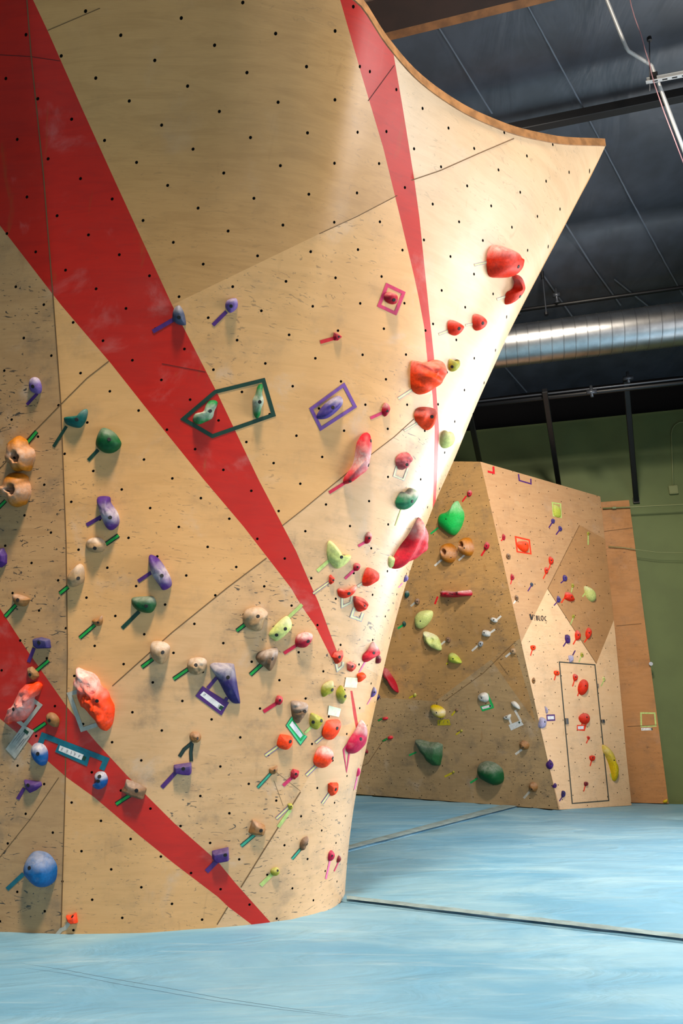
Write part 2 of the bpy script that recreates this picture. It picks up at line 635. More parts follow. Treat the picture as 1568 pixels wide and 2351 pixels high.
# bent board along the upper rim
bm = bmesh.new()
rows = []
for i in range(int(NU * 0.3), NU + 1):
    p = WP[NV][i]
    q = WP[NV][max(0, i - 1)] if i == NU else WP[NV][i + 1]
    tdir = ((q - p) if i < NU else (p - q)).normalized()
    n = Vector((tdir.y, -tdir.x, 0)).normalized()        # towards the hall
    if n.y > 0:
        n = -n
    k = Vector((0, 0, 1))
    h = 0.058
    rows.append([bm.verts.new(p + n * 0.004 - k * 0.004), bm.verts.new(p + n * 0.004 + k * h),
                 bm.verts.new(p - n * 0.10 + k * h), bm.verts.new(p - n * 0.10 - k * 0.004)])
for a, b in zip(rows, rows[1:]):
    for k in range(4):
        bm.faces.new((a[k], a[(k + 1) % 4], b[(k + 1) % 4], b[k]))
bm.faces.new(rows[0])
bm.faces.new(rows[-1][::-1])
link_bm('rim_board', bm, M['rim'], wall)


def ribbon_pts(wk, pts, wpx, off, step=9.0, vert_off=None):
    """drape a band of width wpx along px polyline on wall wk; returns rows of (left,right) points with miter"""
    rows = []
    n = len(pts)
    closed = n > 2 and pts[0] == pts[-1]
    for i in range(n):
        p = pts[i]
        dirs = []
        if i > 0:
            dirs.append((p[0] - pts[i - 1][0], p[1] - pts[i - 1][1]))
        elif closed:
            dirs.append((p[0] - pts[-2][0], p[1] - pts[-2][1]))
        if i < n - 1:
            dirs.append((pts[i + 1][0] - p[0], pts[i + 1][1] - p[1]))
        elif closed:
            dirs.append((pts[1][0] - p[0], pts[1][1] - p[1]))
        ns = []
        for dx, dy in dirs:
            l = math.hypot(dx, dy) or 1
            ns.append((-dy / l, dx / l))
        if len(ns) == 2:
            mx, my = ns[0][0] + ns[1][0], ns[0][1] + ns[1][1]
            l = math.hypot(mx, my)
            if l < 1e-3:
                mx, my, sc_ = ns[0][0], ns[0][1], 1
            else:
                mx, my = mx / l, my / l
                sc_ = 1 / max(0.45, mx * ns[0][0] + my * ns[0][1])
            nv = (mx * sc_, my * sc_)
        else:
            nv = ns[0]
        rows.append((p, nv))
    out = []
    for i in range(n - 1):
        (p, a), (q, b) = rows[i], rows[i + 1]
        L = math.hypot(q[0] - p[0], q[1] - p[1])
        m = max(1, int(L / step))
        for k in range(m + (1 if i == n - 2 else 0)):
            t = k / m
            out.append(((p[0] + (q[0] - p[0]) * t, p[1] + (q[1] - p[1]) * t), (a[0] + (b[0] - a[0]) * t, a[1] + (b[1] - a[1]) * t)))
    return out


def drape(name, wk, pts, wpx, mats, parent=None, off=0.002, fr=(-1, 1), fm=(0,), step=9.0, rag=0.0):
    R_ = ribbon_pts(wk, pts, wpx, off, step)
    bm = bmesh.new()
    prev = None
    rnd = random.Random(int(pts[0][0] * 7 + pts[0][1]))
    c0 = None
    for (x, y), (nx, ny) in R_:
        row = []
        for q in fr:
            j = rag * rnd.uniform(-1, 1) * wpx
            h = hit(BV[wk], x + nx * q * wpx / 2 + j, y + ny * q * wpx / 2 + j)
            if h is None:
                row = None
                break
            row.append(h[0] + h[1] * off)
        if row is None:
            prev = None
            continue
        if c0 is None:
            c0 = row[0].copy()
        vs = [bm.verts.new(p - c0) for p in row]
        if prev:
            for k in range(len(fr) - 1):
                f = bm.faces.new((prev[k], prev[k + 1], vs[k + 1], vs[k]))
                f.material_index = fm[k]
        prev = vs
    if not bm.faces:
        bm.free()
        return None
    return link_bm(name, bm, mats, parent, loc=c0)


def fill(name, wk, quad, mat, parent=None, off=0.0022, nsub=6):
    bm = bmesh.new()
    g = []
    c0 = None
    a, b, c, d = quad
    for j in range(nsub + 1):
        row = []
        for i in range(nsub + 1):
            s, t = i / nsub, j / nsub
            x = (a[0] * (1 - s) + b[0] * s) * (1 - t) + (d[0] * (1 - s) + c[0] * s) * t
            y = (a[1] * (1 - s) + b[1] * s) * (1 - t) + (d[1] * (1 - s) + c[1] * s) * t
            h = hit(BV[wk], x, y)
            if h is None:
                bm.free()
                return None
            p = h[0] + h[1] * off
            if c0 is None:
                c0 = p.copy()
            row.append(bm.verts.new(p - c0))
        g.append(row)
    for j in range(nsub):
        for i in range(nsub):
            bm.faces.new((g[j][i], g[j][i + 1], g[j + 1][i + 1], g[j + 1][i]))
    return link_bm(name, bm, mat, parent, loc=c0)


SEAMS_W = [([(x, y) for y, x in CREASE[1:-2]] + [(140, 2142)], 2.6),
           ([(0, 1075), (60, 1010), (143, 925), (200, 868), (250, 829)], 2.0),
           ([(258, 1575), (395, 1452), (521, 1350), (612, 1281)], 2.2),
           ([(648, 1207), (700, 1166), (800, 1083), (905, 1003), (950, 962)], 1.8),
           ([(490, 2136), (523, 2082)], 2.2), ([(553, 2037), (610, 1945), (690, 1818)], 2.4),
           ([(110, 70), (230, 19)], 1.8), ([(0, 126), (70, 130), (138, 140)], 1.8),
           ([(945, 414), (1010, 392), (1100, 352), (1180, 318)], 2.2), ([(733, 537), (820, 497), (912, 449)], 1.6),
           ([(845, 232), (905, 150)], 1.6), ([(629, 1792), (650, 1850)], 0.8), ([(628, 1768), (690, 1816)], 0.8),
           ([(0, 1968), (70, 1880), (135, 1785)], 1.6), ([(372, 835), (472, 854)], 1.8)]
for pts, wpx in SEAMS_W:
    drape('panel_seam', 'W', pts, wpx, M['seam_red'] if pts[0] in ((0, 126), (845, 232), (372, 835)) else M['seam'], wall, off=0.0012, step=14)

# ---------------------------------------------------------------- far climbing walls
AX = Vector((.968, -.252, 0)).normalized()
BX = Vector((.252, .968, 0)).normalized()


def plane_hit(px, py, o, n):
    d = ray(px, py)
    t = (o - EYE).dot(n) / d.dot(n)
    return EYE + d * t


A0 = Vector((3.05, 10.37, 0))
nR = Vector((.53, -1.23, 0)).normalized()           # right face, vertical
T0 = plane_hit(1103, 1060, A0, nR)
B0 = Vector((.27, 12.42, 0))
nL = (B0 - A0).cross(T0 - A0).normalized()
if nL.y > 0:
    nL = -nL


def far_face(name, o, n, poly, mats, zones, wk, ang, drop=True):
    pts = [plane_hit(x, y, o, n) for x, y in poly]
    ex = Vector((0, 0, 1)).cross(n).normalized()
    ey = n.cross(ex).normalized()
    if ey.z < 0:
        ey = -ey
    bm = bmesh.new()
    a = bm.loops.layers.uv.new('sheet')
    b = bm.loops.layers.uv.new('grid')
    f = bm.faces.new([bm.verts.new(p) for p in pts])
    for zp, mi in zones:
        cut(bm, zp, margin=2000)
        paint(bm, zp, mi)
    for f in bm.faces:
        for lp in f.loops:
            q = lp.vert.co - o
            U, V = q.dot(ex), q.dot(ey)
            lp[a].uv = (U, V)
            lp[b].uv = lattice(U, V, ang, PITCH_M * 0.98)
    # thickness: turn the outline back
    bd = [e for e in bm.edges if len(e.link_faces) == 1]
    ret = bmesh.ops.extrude_edge_only(bm, edges=bd)
    back = Vector((0.02, 0.3, 0))
    for v in [g for g in ret['geom'] if isinstance(g, bmesh.types.BMVert)]:
        v.co += back
    for e in ret['geom']:
        if isinstance(e, bmesh.types.BMFace):
            e.material_index = len(mats) - 1
    bm.normal_update()
    ob = link_bm(name, bm, mats)
    BV[wk] = BVHTree.FromPolygons([tuple(p) for p in pts], [list(range(len(pts)))])
    return ob


zonesL = [([(700, 1640), (845, 1600), (1000, 1610), (1180, 1475), (1400, 1330), (1500, 1900), (700, 1900)], 1),
          ([(1128, 1515), (1178, 1478), (1215, 1600), (1230, 1660)], 0)]
farL = far_face('climbing_wall', A0, nL, [(1283, 1859), (1103, 1060), (1030, 1059), (900, 1056), (790, 1056), (806, 1822)],
                [M['ply_far_left'], M['ply_far_grey'], M['rim']], zonesL, 'L', 0.5)
tag(farL, 'tan plywood climbing wall in the background, left face leaning over the blue mats', 'climbing wall')
zonesR = [([(1330, 1205), (1257, 1352), (1369, 1524), (1410, 1422), (1500, 1350), (1500, 1300)], 1),
          ([(1257, 1352), (1192, 1484), (1290, 1875), (1470, 1875), (1470, 1600), (1410, 1422), (1369, 1524)], 2)]
farR = far_face('climbing_wall', A0, nR, [(1103, 1060), (1283, 1859), (1450, 1849), (1437, 1725), (1412, 1450), (1378, 1140)],
                [M['ply_far_right'], M['ply_far_dark'], M['ply_far_light'], M['rim']], zonesR, 'R', 0.25)
tag(farR, 'peach plywood climbing wall in the background, upright right face with BLOC lettering', 'climbing wall')

# plywood strip beside it, on the green wall
WALL0 = Vector((4.9, 11.3, 0))
p0 = Vector((4.20, 11.13, 0)); p1 = plane_hit(1535, 1846, Vector((4.89, 11.07, 0)), -BX)
bm = bmesh.new()
o = plane_hit(1448, 1850, Vector((4.89, 11.07, 0)), -BX)
o.z = 0
wid = (p1 - o).length
topz = plane_hit(1443, 1148, Vector((4.89, 11.07, 0)), -BX).z
box_bm(bm, o - AX * 0.1, AX, BX, Vector((0, 0, 1)), (0, 0, 0), (wid + 0.1, 0.16, topz))
uvl = bm.loops.layers.uv.new('sheet')
bm.loops.layers.uv.new('grid')
for f in bm.faces:
    for lp in f.loops:
        q = lp.vert.co - o
        lp[uvl].uv = (q.dot(AX), q.z)
strip = link_bm('plywood_strip', bm, M['ply_strip'])
tag(strip, 'narrow upright brown plywood panel between the far climbing wall and green wall', 'panel')
BV['S'] = BVHTree.FromPolygons([tuple(o - AX * .1), tuple(o + AX * wid), tuple(o + AX * wid + Vector((0, 0, topz))), tuple(o - AX * .1 + Vector((0, 0, topz)))], [[0, 1, 2, 3]])
for pts in ([(1387, 1220), (1452, 1212)], [(1415, 1437), (1482, 1431)], [(1440, 1668), (1518, 1664)]):
    drape('panel_seam', 'S', pts, 1.2, M['seam'], strip, off=0.004)
for wk, ob, pts in (('L', farL, [(820, 1765), (845, 1752), (880, 1700)]), ('L', farL, [(1020, 1610), (1110, 1545), (1178, 1478), (1185, 1472)]),
                    ('L', farL, [(1145, 1520), (1166, 1548)]), ('R', farR, [(1257, 1352), (1330, 1206)]),
                    ('R', farR, [(1257, 1352), (1369, 1524)])):
    drape('panel_seam', wk, pts, 1.0, M['seam'], ob, off=0.004, step=30)

# ---------------------------------------------------------------- hall shell
bm = bmesh.new()
Z = Vector((0, 0, 1))
box_bm(bm, WALL0, AX, BX, Z, (-12, 0, -0.35), (9, 0.2, 6.46))
wall_back = tag(link_bm('wall_back', bm, M['green_wall']), kind='structure')
bm = bmesh.new()
box_bm(bm, WALL0, AX, BX, Z, (-12, -0.012, 6.46), (9, 0.2, 7.6))
tag(link_bm('trim_1', bm, M['black_paint']), kind='structure')
BV['G'] = BVHTree.FromPolygons([tuple(WALL0 + AX * -12), tuple(WALL0 + AX * 9), tuple(WALL0 + AX * 9 + Z * 7.6), tuple(WALL0 - AX * 12 + Z * 7.6)], [[0, 1, 2, 3]])

bm = bmesh.new()
box_bm(bm, Vector((0, 0, 0)), Vector((1, 0, 0)), Vector((0, 1, 0)), Z, (-9, -5, -0.45), (14, 15, -0.35))
tag(link_bm('floor', bm, plain('concrete', '#77756f', 0.8, nscale=3)), kind='structure')

PURL = [1.9, 4.09, 6.28, 8.47, 10.62, 12.8]


def ceil_z(s, t):
    return 7.22 + .154 * (12.17 - t)


bm = bmesh.new()
NS, NTT = 60, 150
rows = []
for j in range(NTT + 1):
    t = -4 + 17.2 * j / NTT
    k = [abs(t - p) for p in PURL]
    dmin = min(k)
    sag = 0.14 * (1 - math.exp(-dmin / 0.28)) if 1.0 < t < 13 else 0.14
    rows.append([])
    for i in range(NS + 1):
        s = -9 + 20 * i / NS
        wv = 0.02 * noise.noise(Vector((s * 1.3, t * 1.1, 0)))
        p = AX * s + BX * t
        rows[-1].append(bm.verts.new((p.x, p.y, ceil_z(s, t) - sag + wv)))
for j in range(NTT):
    for i in range(NS):
        bm.faces.new((rows[j][i], rows[j + 1][i], rows[j + 1][i + 1], rows[j][i + 1]))
ceiling = tag(link_bm('ceiling', bm, M['ceiling'], smooth=True), kind='structure')
BV['C'] = BVHTree.FromPolygons([tuple(AX * s + BX * t + Z * (ceil_z(s, t) - 0.15)) for s, t in ((-12, -6), (12, -6), (12, 14), (-12, 14))], [[0, 1, 2, 3]])
M['seam_light'] = plain('insulation_seam_tape', '#59616d', 0.35)
for pts in ([(1000, 50), (1050, 130), (1100, 212), (1130, 260)], [(1205, 0), (1262, 105), (1330, 230), (1390, 345), (1450, 460), (1520, 590), (1575, 690)],
            [(1290, 500), (1360, 610), (1425, 700)], [(1075, 745), (1210, 900)], [(1240, 620), (1320, 735)], [(1410, 640), (1560, 760)]):
    o_ = drape('ceiling_seam', 'C', pts, 3.2, M['seam_light'], ceiling, off=0.01, step=12, rag=0.25)

# ---------------------------------------------------------------- mats


def fl(px, py, z=0.0):
    d = ray(px, py)
    return EYE + d * ((z - EYE.z) / d.z)


def mat_block(name, plan, label, seed, hz=0.30):
    bm = bmesh.new()
    top = bm.faces.new([bm.verts.new((x, y, 0)) for x, y in plan])
    for axis in (0, 1):
        for k in range(-40, 70):
            c = Vector((k * 0.25, 0, 0)) if axis == 0 else Vector((0, k * 0.25, 0))
            n = Vector((1, 0, 0)) if axis == 0 else Vector((0, 1, 0))
            bmesh.ops.bisect_plane(bm, geom=bm.verts[:] + bm.edges[:] + bm.faces[:], plane_co=c, plane_no=n, dist=1e-4)
    bd = [e for e in bm.edges if len(e.link_faces) == 1]
    bv = set(v for e in bd for v in e.verts)
    for v in bm.verts:
        if v in bv:
            v.co.z = -0.018
        else:
            d = 1.0
            v.co.z = -0.006 + 0.014 * noise.noise(Vector((v.co.x * 1.4 + seed, v.co.y * 1.4, seed)))
    ret = bmesh.ops.extrude_edge_only(bm, edges=bd)
    for v in [g for g in ret['geom'] if isinstance(g, bmesh.types.BMVert)]:
        v.co.z = -hz
    bmesh.ops.recalc_face_normals(bm, faces=bm.faces)
    o = link_bm(name, bm, M['mat'], smooth=True)
    o.data.set_sharp_from_angle(angle=math.radians(40))
    tag(o, label, 'mat', 'crash mats covering the gym floor')
    return o


def ln(a, b, x):
    return a[1] + (b[1] - a[1]) * (x - a[0]) / (b[0] - a[0])


s1a, s1b = fl(786, 2066), fl(1568, 2158.5)
e1 = s1b + (s1b - s1a) * 3.2
s1n = s1a + (s1a - s1b) * 0.25
gap = Vector((0.004, 0.016, 0))
near = [(-6, -4.5), (9, -4.5), (e1.x, e1.y), (s1a.x + .02, s1a.y), (s1a.x - .05, s1a.y - .04), (-0.35, 5.02), (-1.0, 4.9), (-6, 5.3)]
mat_near = mat_block('crash_mat', near, 'large light blue crash mat in the foreground below the curved wall', 1.3)
s2a, s2b = fl(797, 1952), fl(1196, 1849.5)
d2 = (s2a - s2b)
s2c = s2a + d2 * 0.35
s3a, s3b = fl(1270, 1858), fl(1568, 1879.5)
e3 = s3b + (s3b - s3a) * 4
mid = [(s1a.x - .2, s1a.y + .25), (s1a.x + .02 + gap.x, s1a.y + gap.y), (e1.x + gap.x, e1.y + gap.y), (e3.x, e3.y), (s3a.x, s3a.y), (s2b.x, s2b.y), (s2a.x, s2a.y), (s2c.x, s2c.y), (s2c.x + 0.1, s2c.y - 1.0)]
mat_mid = mat_block('crash_mat', mid, 'light blue crash mat behind the grey strap seam, right of the curved wall', 4.1)
g2 = Vector((-0.012, 0.012, 0))
left = [(s2c.x + g2.x, s2c.y + g2.y), (s2a.x + g2.x, s2a.y + g2.y), (s2b.x + g2.x, s2b.y + g2.y), (s2b.x, s2b.y + .15), (0.2, 12.45), (-3, 13.3), (-6, 13.9)]
mat_left = mat_block('crash_mat', left, 'pale blue crash mat in front of the far tan climbing wall', 7.7)
g3 = Vector((0.006, 0.014, 0))
far = [(s3a.x + g3.x, s3a.y + g3.y), (e3.x + g3.x, e3.y + g3.y), (11.5, 9.5), (s3a.x, 11.7)]
mat_far = mat_block('crash_mat', far, 'blue crash mat along the green wall at the far right', 9.9)


def floor_strip(name, pa, pb, qa, qb, mat, parent, h, n=40):
    bm = bmesh.new()
    rows = []
    for k in range(n + 1):
        t = k / n
        a, b = pa.lerp(pb, t), qa.lerp(qb, t)
        hh = h + 0.0015 * math.sin(k * 1.9)
        rows.append([bm.verts.new((a.x, a.y, hh * 0.3)), bm.verts.new(a.lerp(b, .15) + Z * hh), bm.verts.new(a.lerp(b, .5) + Z * (hh + 0.001)),
                     bm.verts.new(a.lerp(b, .85) + Z * hh), bm.verts.new((b.x, b.y, hh * 0.3))])
    for r0, r1 in zip(rows, rows[1:]):
        for k in range(4):
            bm.faces.new((r0[k], r0[k + 1], r1[k + 1], r1[k]))
    return link_bm(name, bm, mat, parent, smooth=True)


r1 = fl(1568, 2141) - fl(1568, 2158)
floor_strip('cover_strip', s1a + Vector((.03, .018, 0)), e1 + Vector((0, .018, 0)), s1a + Vector((.03, .10, 0)), e1 + Vector((.02, .12, 0)), M['mat_strip'], mat_mid, 0.008, 160)
floor_strip('cover_strip', s2c + Vector((-.01, .01, 0)), s2b + Vector((-.01, .01, 0)), s2c + Vector((-.07, .06, 0)), s2b + Vector((-.2, .16, 0)), M['mat_strip'], mat_left, 0.006)
# dark shadow gap lines are real gaps; a small folded crease runs over the near mat
M['crease'] = plain('mat_crease', '#3c5c70', 0.8)


def crease(pts, wd, parent):
    ps = [fl(x, y) for x, y in pts]
    bm = bmesh.new()
    prev = None
    for i, p in enumerate(ps):
        d = (ps[min(i + 1, len(ps) - 1)] - ps[max(0, i - 1)]).normalized()
        n = Vector((-d.y, d.x, 0)) * wd * (0.3 if i in (0, len(ps) - 1) else 1)
        z = Vector((0, 0, 0.0075))
        cur = [bm.verts.new(p + n + z), bm.verts.new(p - n + z)]
        if prev:
            bm.faces.new((prev[0], prev[1], cur[1], cur[0]))
        prev = cur
    return link_bm('crease_line', bm, M['crease'], parent)


crease([(45, 2215), (150, 2231), (250, 2250), (380, 2272), (500, 2295), (650, 2318), (800, 2337)], 0.0022, mat_near)
# ---------------------------------------------------------------- overhead services
CAL = lambda s, t, dz=0.0: AX * s + BX * t + Z * (ceil_z(s, t) + dz)


def beam(name, s0, s1, t, z, w_, h_, mat, label, cat, kind=None):
    bm = bmesh.new()
    box_bm(bm, AX * s0 + BX * t + Z * z, AX, BX, Z, (0, -w_ / 2, 0), (s1 - s0, w_ / 2, h_))
    bmesh.ops.bevel(bm, geom=bm.edges[:], offset=0.006, segments=1, affect='EDGES')
    o = link_bm(name, bm, mat)
    return tag(o, label, cat, kind=kind)


# black steel beam under the insulation
p = at(1380, 256, 7.75)
beam('steel_beam', -1.2, 9, p.dot(BX), p.z - 0.06, 0.10, 0.12, M['black'], 'black steel beam running across under the dark ceiling', 'beam')
# timber joist at the top, with a second one coloured as its shaded underside
p = at(1025, 34, 6.3)
tb = beam('timber_beam', -3.0, 7, p.dot(BX), p.z - 0.075, 0.12, 0.16, M['timber'], 'brown timber beam at the top above the curved wall rim', 'beam')
q = at(960, 10, 5.5)
beam('timber_beam', -3.0, 7, q.dot(BX), q.z - 0.03, 0.30, 0.35, M['timber_shaded'], 'dark shaded timber beam in the top corner behind the rim', 'beam')

# spiral duct
dc = at(1400, 765, 9.7)
R0 = 0.30
bm = bmesh.new()
seg = 40
xs = []
s = -5.6
while s < 6.5:
    xs += [(s, 0.0), (s + 0.145, 0.0), (s + 0.149, 0.005), (s + 0.155, 0.005), (s + 0.159, 0.0)]
    s += 0.16
rings = []
for sx, dr in xs:
    ring = []
    for k in range(seg):
        a = 2 * math.pi * k / seg
        off = 0.12 * a / (2 * math.pi) * 0
        ring.append(bm.verts.new(dc + AX * (sx + off) + (BX * math.cos(a) + Z * math.sin(a)) * (R0 + dr)))
    rings.append(ring)
for a, b in zip(rings, rings[1:]):
    for k in range(seg):
        bm.faces.new((a[k], a[(k + 1) % seg], b[(k + 1) % seg], b[k]))
duct = link_bm('air_duct', bm, M['steel'], smooth=True)
duct.data.set_sharp_from_angle(angle=math.radians(20))
tag(duct, 'round galvanised spiral air duct hanging under the dark ceiling', 'duct')

# pipes
def pipe(name, pts, r, mat, label, cat, parts=None):
    bm = bmesh.new()
    tube_bm(bm, pts, r, 12)
    o = link_bm(name, bm, mat, smooth=True)
    if label:
        tag(o, label, cat)
    return o


c = at(1380, 686, 10.3)
pp = pipe('sprinkler_pipe', [c - AX * 5, c + AX * 6], 0.03, M['black'], 'black sprinkler pipe just above the round duct', 'pipe')
for px, py in ((1278, 684), (1188, 712)):
    h = at(px, py, 10.25)
    bm = bmesh.new()
    tube_bm(bm, [h + Z * 0.16, h - Z * 0.07], 0.02, 10)
    tube_bm(bm, [h - Z * 0.07, h - Z * 0.085], 0.04, 12)
    tube_bm(bm, [h + Z * .05 - AX * .05, h + Z * .05 + AX * .05], 0.035, 10)
    link_bm('sprinkler_head', bm, M['steel_dull'], pp, smooth=True)
rt, rb = at(1246, 640, 10.0), at(1246, 737, 10.0)
bm = bmesh.new()
tube_bm(bm, [rt, Vector((rt.x, rt.y, rb.z))], 0.008, 8)
rod = link_bm('hanger_rod', bm, M['steel_dull'])
bm = bmesh.new()
q = Vector((rt.x, rt.y, rb.z))
tube_bm(bm, [q + Z * .02, q - Z * .02], 0.03, 10)
link_bm('rod_nut', bm, M['black'], rod)
bm = bmesh.new()
tube_bm(bm, [rt + Z * .12, rt], 0.025, 10)
link_bm('ceiling_clip', bm, M['black'], rod)
tag(rod, 'thin grey threaded rod hanging above the duct', 'rod')

# double rail near the back wall with diagonal braces
c = at(1380, 899, 10.3)
rail = pipe('brace_rail', [c - AX * 4, c + AX * 6], 0.035, M['black'], 'black rail pipe running across above the green wall', 'rail')
c2 = at(1380, 890, 10.25)
pp2 = pipe('conduit', [c2 - AX * 4, c2 + AX * 6], 0.014, M['steel_dull'], 'thin grey conduit strapped along the black rail', 'pipe')
for px, py in ((1358, 900), (1442, 868)):
    h = at(px, py, 10.2)
    bm = bmesh.new()
    tube_bm(bm, [h + Z * 0.10, h - Z * 0.08], 0.022, 10)
    tube_bm(bm, [h - AX * 0.07, h + AX * 0.07], 0.032, 10)
    link_bm('pipe_clamp', bm, M['steel_dull'], pp2, smooth=True)
braces = [((1250, 896), (1285, 1130), 'black diagonal steel brace behind the top of the far wall, middle of three'),
          ((1437, 872), (1460, 1150), 'black diagonal steel brace ending on the green wall above the plywood strip'),
          ((1072, 920), (1106, 1085), 'black diagonal steel brace beside the edge of the curved wall')]
for a, b, lab in braces:
    A = at(a[0], a[1], 10.35)
    hb = hit(BV['G'], *b)
    Bp = hb[0] + hb[1] * 0.03
    d = (Bp - A)
    L = d.length
    d.normalize()
    sx = d.cross(Z).normalized()
    sy = sx.cross(d)
    bm = bmesh.new()
    box_bm(bm, A, sx, sy, d, (-0.042, -0.042, 0), (0.042, 0.042, L))
    bmesh.ops.bevel(bm, geom=bm.edges[:], offset=0.008, segments=1, affect='EDGES')
    o = link_bm('steel_brace', bm, M['black'])
    tag(o, lab, 'brace', 'diagonal braces of the far wall')
    bm = bmesh.new()
    box_bm(bm, Bp, AX, BX, Z, (-0.05, -0.02, -0.05), (0.05, 0.035, 0.05))
    link_bm('foot_plate', bm, M['black'], o)

# conduit, cable, strut channel at the upper right
pts = [(1385, -22), (1393, 0), (1418, 62), (1437, 108), (1444, 118), (1488, 145), (1496, 152), (1502, 168), (1511, 190), (1540, 265), (1575, 358)]
pipe('silver_conduit', [at(x, y, 6.6) for x, y in pts], 0.017, M['bright_pipe'], 'shiny silver conduit bending down at the upper right corner', 'pipe')
M['cable'] = plain('red_white_cable', '#b98a92', 0.5)
pts = [(1443, -20), (1449, 12), (1457, 40), (1471, 78), (1482, 118), (1491, 145), (1496, 170), (1503, 195), (1525, 258), (1545, 310), (1572, 382)]
pipe('twisted_cable', [at(x, y, 6.5 - 0.01 * (i % 2)) for i, (x, y) in enumerate(pts)], 0.0045, M['cable'], 'thin pink and white twisted cable beside the silver conduit', 'cable')
a, b = at(1484, 186, 6.56), at(1600, 164, 6.32)
d = (b - a).normalized()
n2 = d.cross(Z).normalized()
if n2.y > 0:
    n2 = -n2
up2 = n2.cross(d)
if up2.z < 0:
    up2 = -up2
bm = bmesh.new()
L = (b - a).length * 1.6
box_bm(bm, a, d, n2, up2, (0, -0.02, -0.02), (L, -0.016, 0.02))
box_bm(bm, a, d, n2, up2, (0, -0.02, 0.016), (L, 0.02, 0.02))
box_bm(bm, a, d, n2, up2, (0, -0.02, -0.02), (L, 0.02, -0.016))
ch = link_bm('strut_channel', bm, M['bright_pipe'])
tag(ch, 'slotted silver strut channel carrying the conduit at upper right', 'strut')
for k in range(12):
    bm = bmesh.new()
    o_ = a + d * (0.06 + k * 0.085) - up2 * 0.0215
    box_bm(bm, o_, d, n2, up2, (0, -0.007, 0), (0.045, 0.007, 0.001))
    link_bm('slot', bm, M['hole'], ch)
bm = bmesh.new()
box_bm(bm, a, d, n2, up2, (0.03, -0.03, 0.015), (0.09, 0.03, 0.06))
link_bm('conduit_clamp', bm, M['black'], ch)
rt, rb = at(1491, 92, 6.56), at(1492, 210, 6.56)
bm = bmesh.new()
tube_bm(bm, [rt, Vector((rb.x, rb.y, rb.z))], 0.006, 8)
rod2 = tag(link_bm('hanger_rod', bm, M['steel_dull']), 'thin threaded rod holding the strut channel from the ceiling', 'rod')
bm = bmesh.new()
tube_bm(bm, [rt + Z * .03, rt - Z * .01], 0.022, 10)
link_bm('ceiling_clip', bm, M['black'], rod2)


# things on the green wall
def onwall(wk, px, py, off):
    h = hit(BV[wk], px, py)
    return h[0] + h[1] * off


def wall_pipe(pts, r, label, cat, name='wall_conduit', mat=None, off=0.02):
    return pipe(name, [onwall('G', x, y, off) for x, y in pts], r, mat or M['green_pipe'], label, cat)


wall_pipe([(1640, 969), (1568, 970), (1559, 971), (1550, 976), (1543, 985), (1541, 998), (1543, 1060), (1545, 1120)], 0.012,
          'olive painted conduit bending down to the junction box', 'pipe')
bp = onwall('G', 1545, 1126, 0)
bm = bmesh.new()
box_bm(bm, bp, AX, -BX, Z, (-0.07, 0, -0.075), (0.07, 0.05, 0.075))
bmesh.ops.bevel(bm, geom=bm.edges[:], offset=0.006, segments=2, affect='EDGES')
jb = tag(link_bm('junction_box', bm, M['green_pipe']), 'square olive junction box on the green wall', 'box')
bm = bmesh.new()
box_bm(bm, bp, AX, -BX, Z, (-0.058, 0.05, -0.062), (0.058, 0.054, 0.062))
link_bm('box_cover', bm, M['green_pipe'], jb)
wc = pipe('wall_conduit', [onwall('G', 1640, 1165, .26), onwall('G', 1568, 1168, .26), onwall('G', 1470, 1173, .26), onwall('G', 1380, 1177, .26)],
          0.012, M['green_pipe'], 'straight olive conduit running across the top of the plywood strip', 'pipe')
bm = bmesh.new()
q = onwall('G', 1406, 1176, .26)
tube_bm(bm, [q - AX * .03, q + AX * .03], 0.022, 10)
link_bm('pipe_coupling', bm, M['green_pipe'], wc)
pipe('wall_cable', [onwall('G', x, y, .26) for x, y in ((1393, 1263), (1430, 1266), (1460, 1271), (1500, 1276), (1568, 1278), (1640, 1278))], 0.007,
     M['green_pipe'], 'thin olive cable sagging across the plywood strip', 'cable')
bm = bmesh.new()
q = onwall('G', 1488, 1527, .24)
tube_bm(bm, [q, q - BX * 0.03], 0.03, 14)
o = tag(link_bm('wall_fitting', bm, M['steel'], smooth=False), 'small round metal fitting at the edge of the plywood strip', 'fitting')
# thin dark line on the green wall bottom right
# ---------------------------------------------------------------- holds and tape
RG = {'A': (0, 800, 3.136), 'B': (0, 1300, 3.136), 'C': (0, 1700, 3.136), 'D': (400, 1350, 3.136), 'E': (400, 1750, 3.136),
      'F': (330, 600, 3.136), 'G': (700, 500, 2.851), 'H': (680, 980, 3.92), 'I': (700, 1380, 5.2267), 'J': (900, 1040, 3.92),
      'K': (1150, 1100, 3.751), 'L': (800, 1400, 3.5636), 'M': (1150, 1450, 3.751), 'P': (0, 0, 1.0)}
HC = {'purple': '#432072', 'lilac': '#6a5398', 'greyblue': '#454f68', 'violet': '#453788', 'navy': '#2c2566', 'teal': '#045a54', 'dkgreen': '#045026',
      'green': '#08783a', 'brightgreen': '#12b04c', 'mint': '#257c54', 'macro': '#275c34', 'tan': '#94683a', 'palet': '#a98a66', 'orange_tan': '#b06c14',
      'brown': '#7a5c42', 'orange': '#fb4410', 'red': '#d92c0e', 'pinkred': '#cc1c30', 'crimson': '#b0102e', 'maroon': '#7c1626',
      'magenta': '#b80f44', 'pink': '#f0407a', 'salmon': '#ee5a4a', 'lime': '#b4c048', 'palelime': '#c6d07e', 'olive': '#a2a032', 'yellow': '#d8bc10',
      'blue': '#06549a', 'deepblue': '#045c9e', 'white': '#c9c9c4', 'grey': '#8f9498', 'darkgreen2': '#1c4a44', 'lilacwhite': '#a7a3c6', 'chili': '#a00c22'}
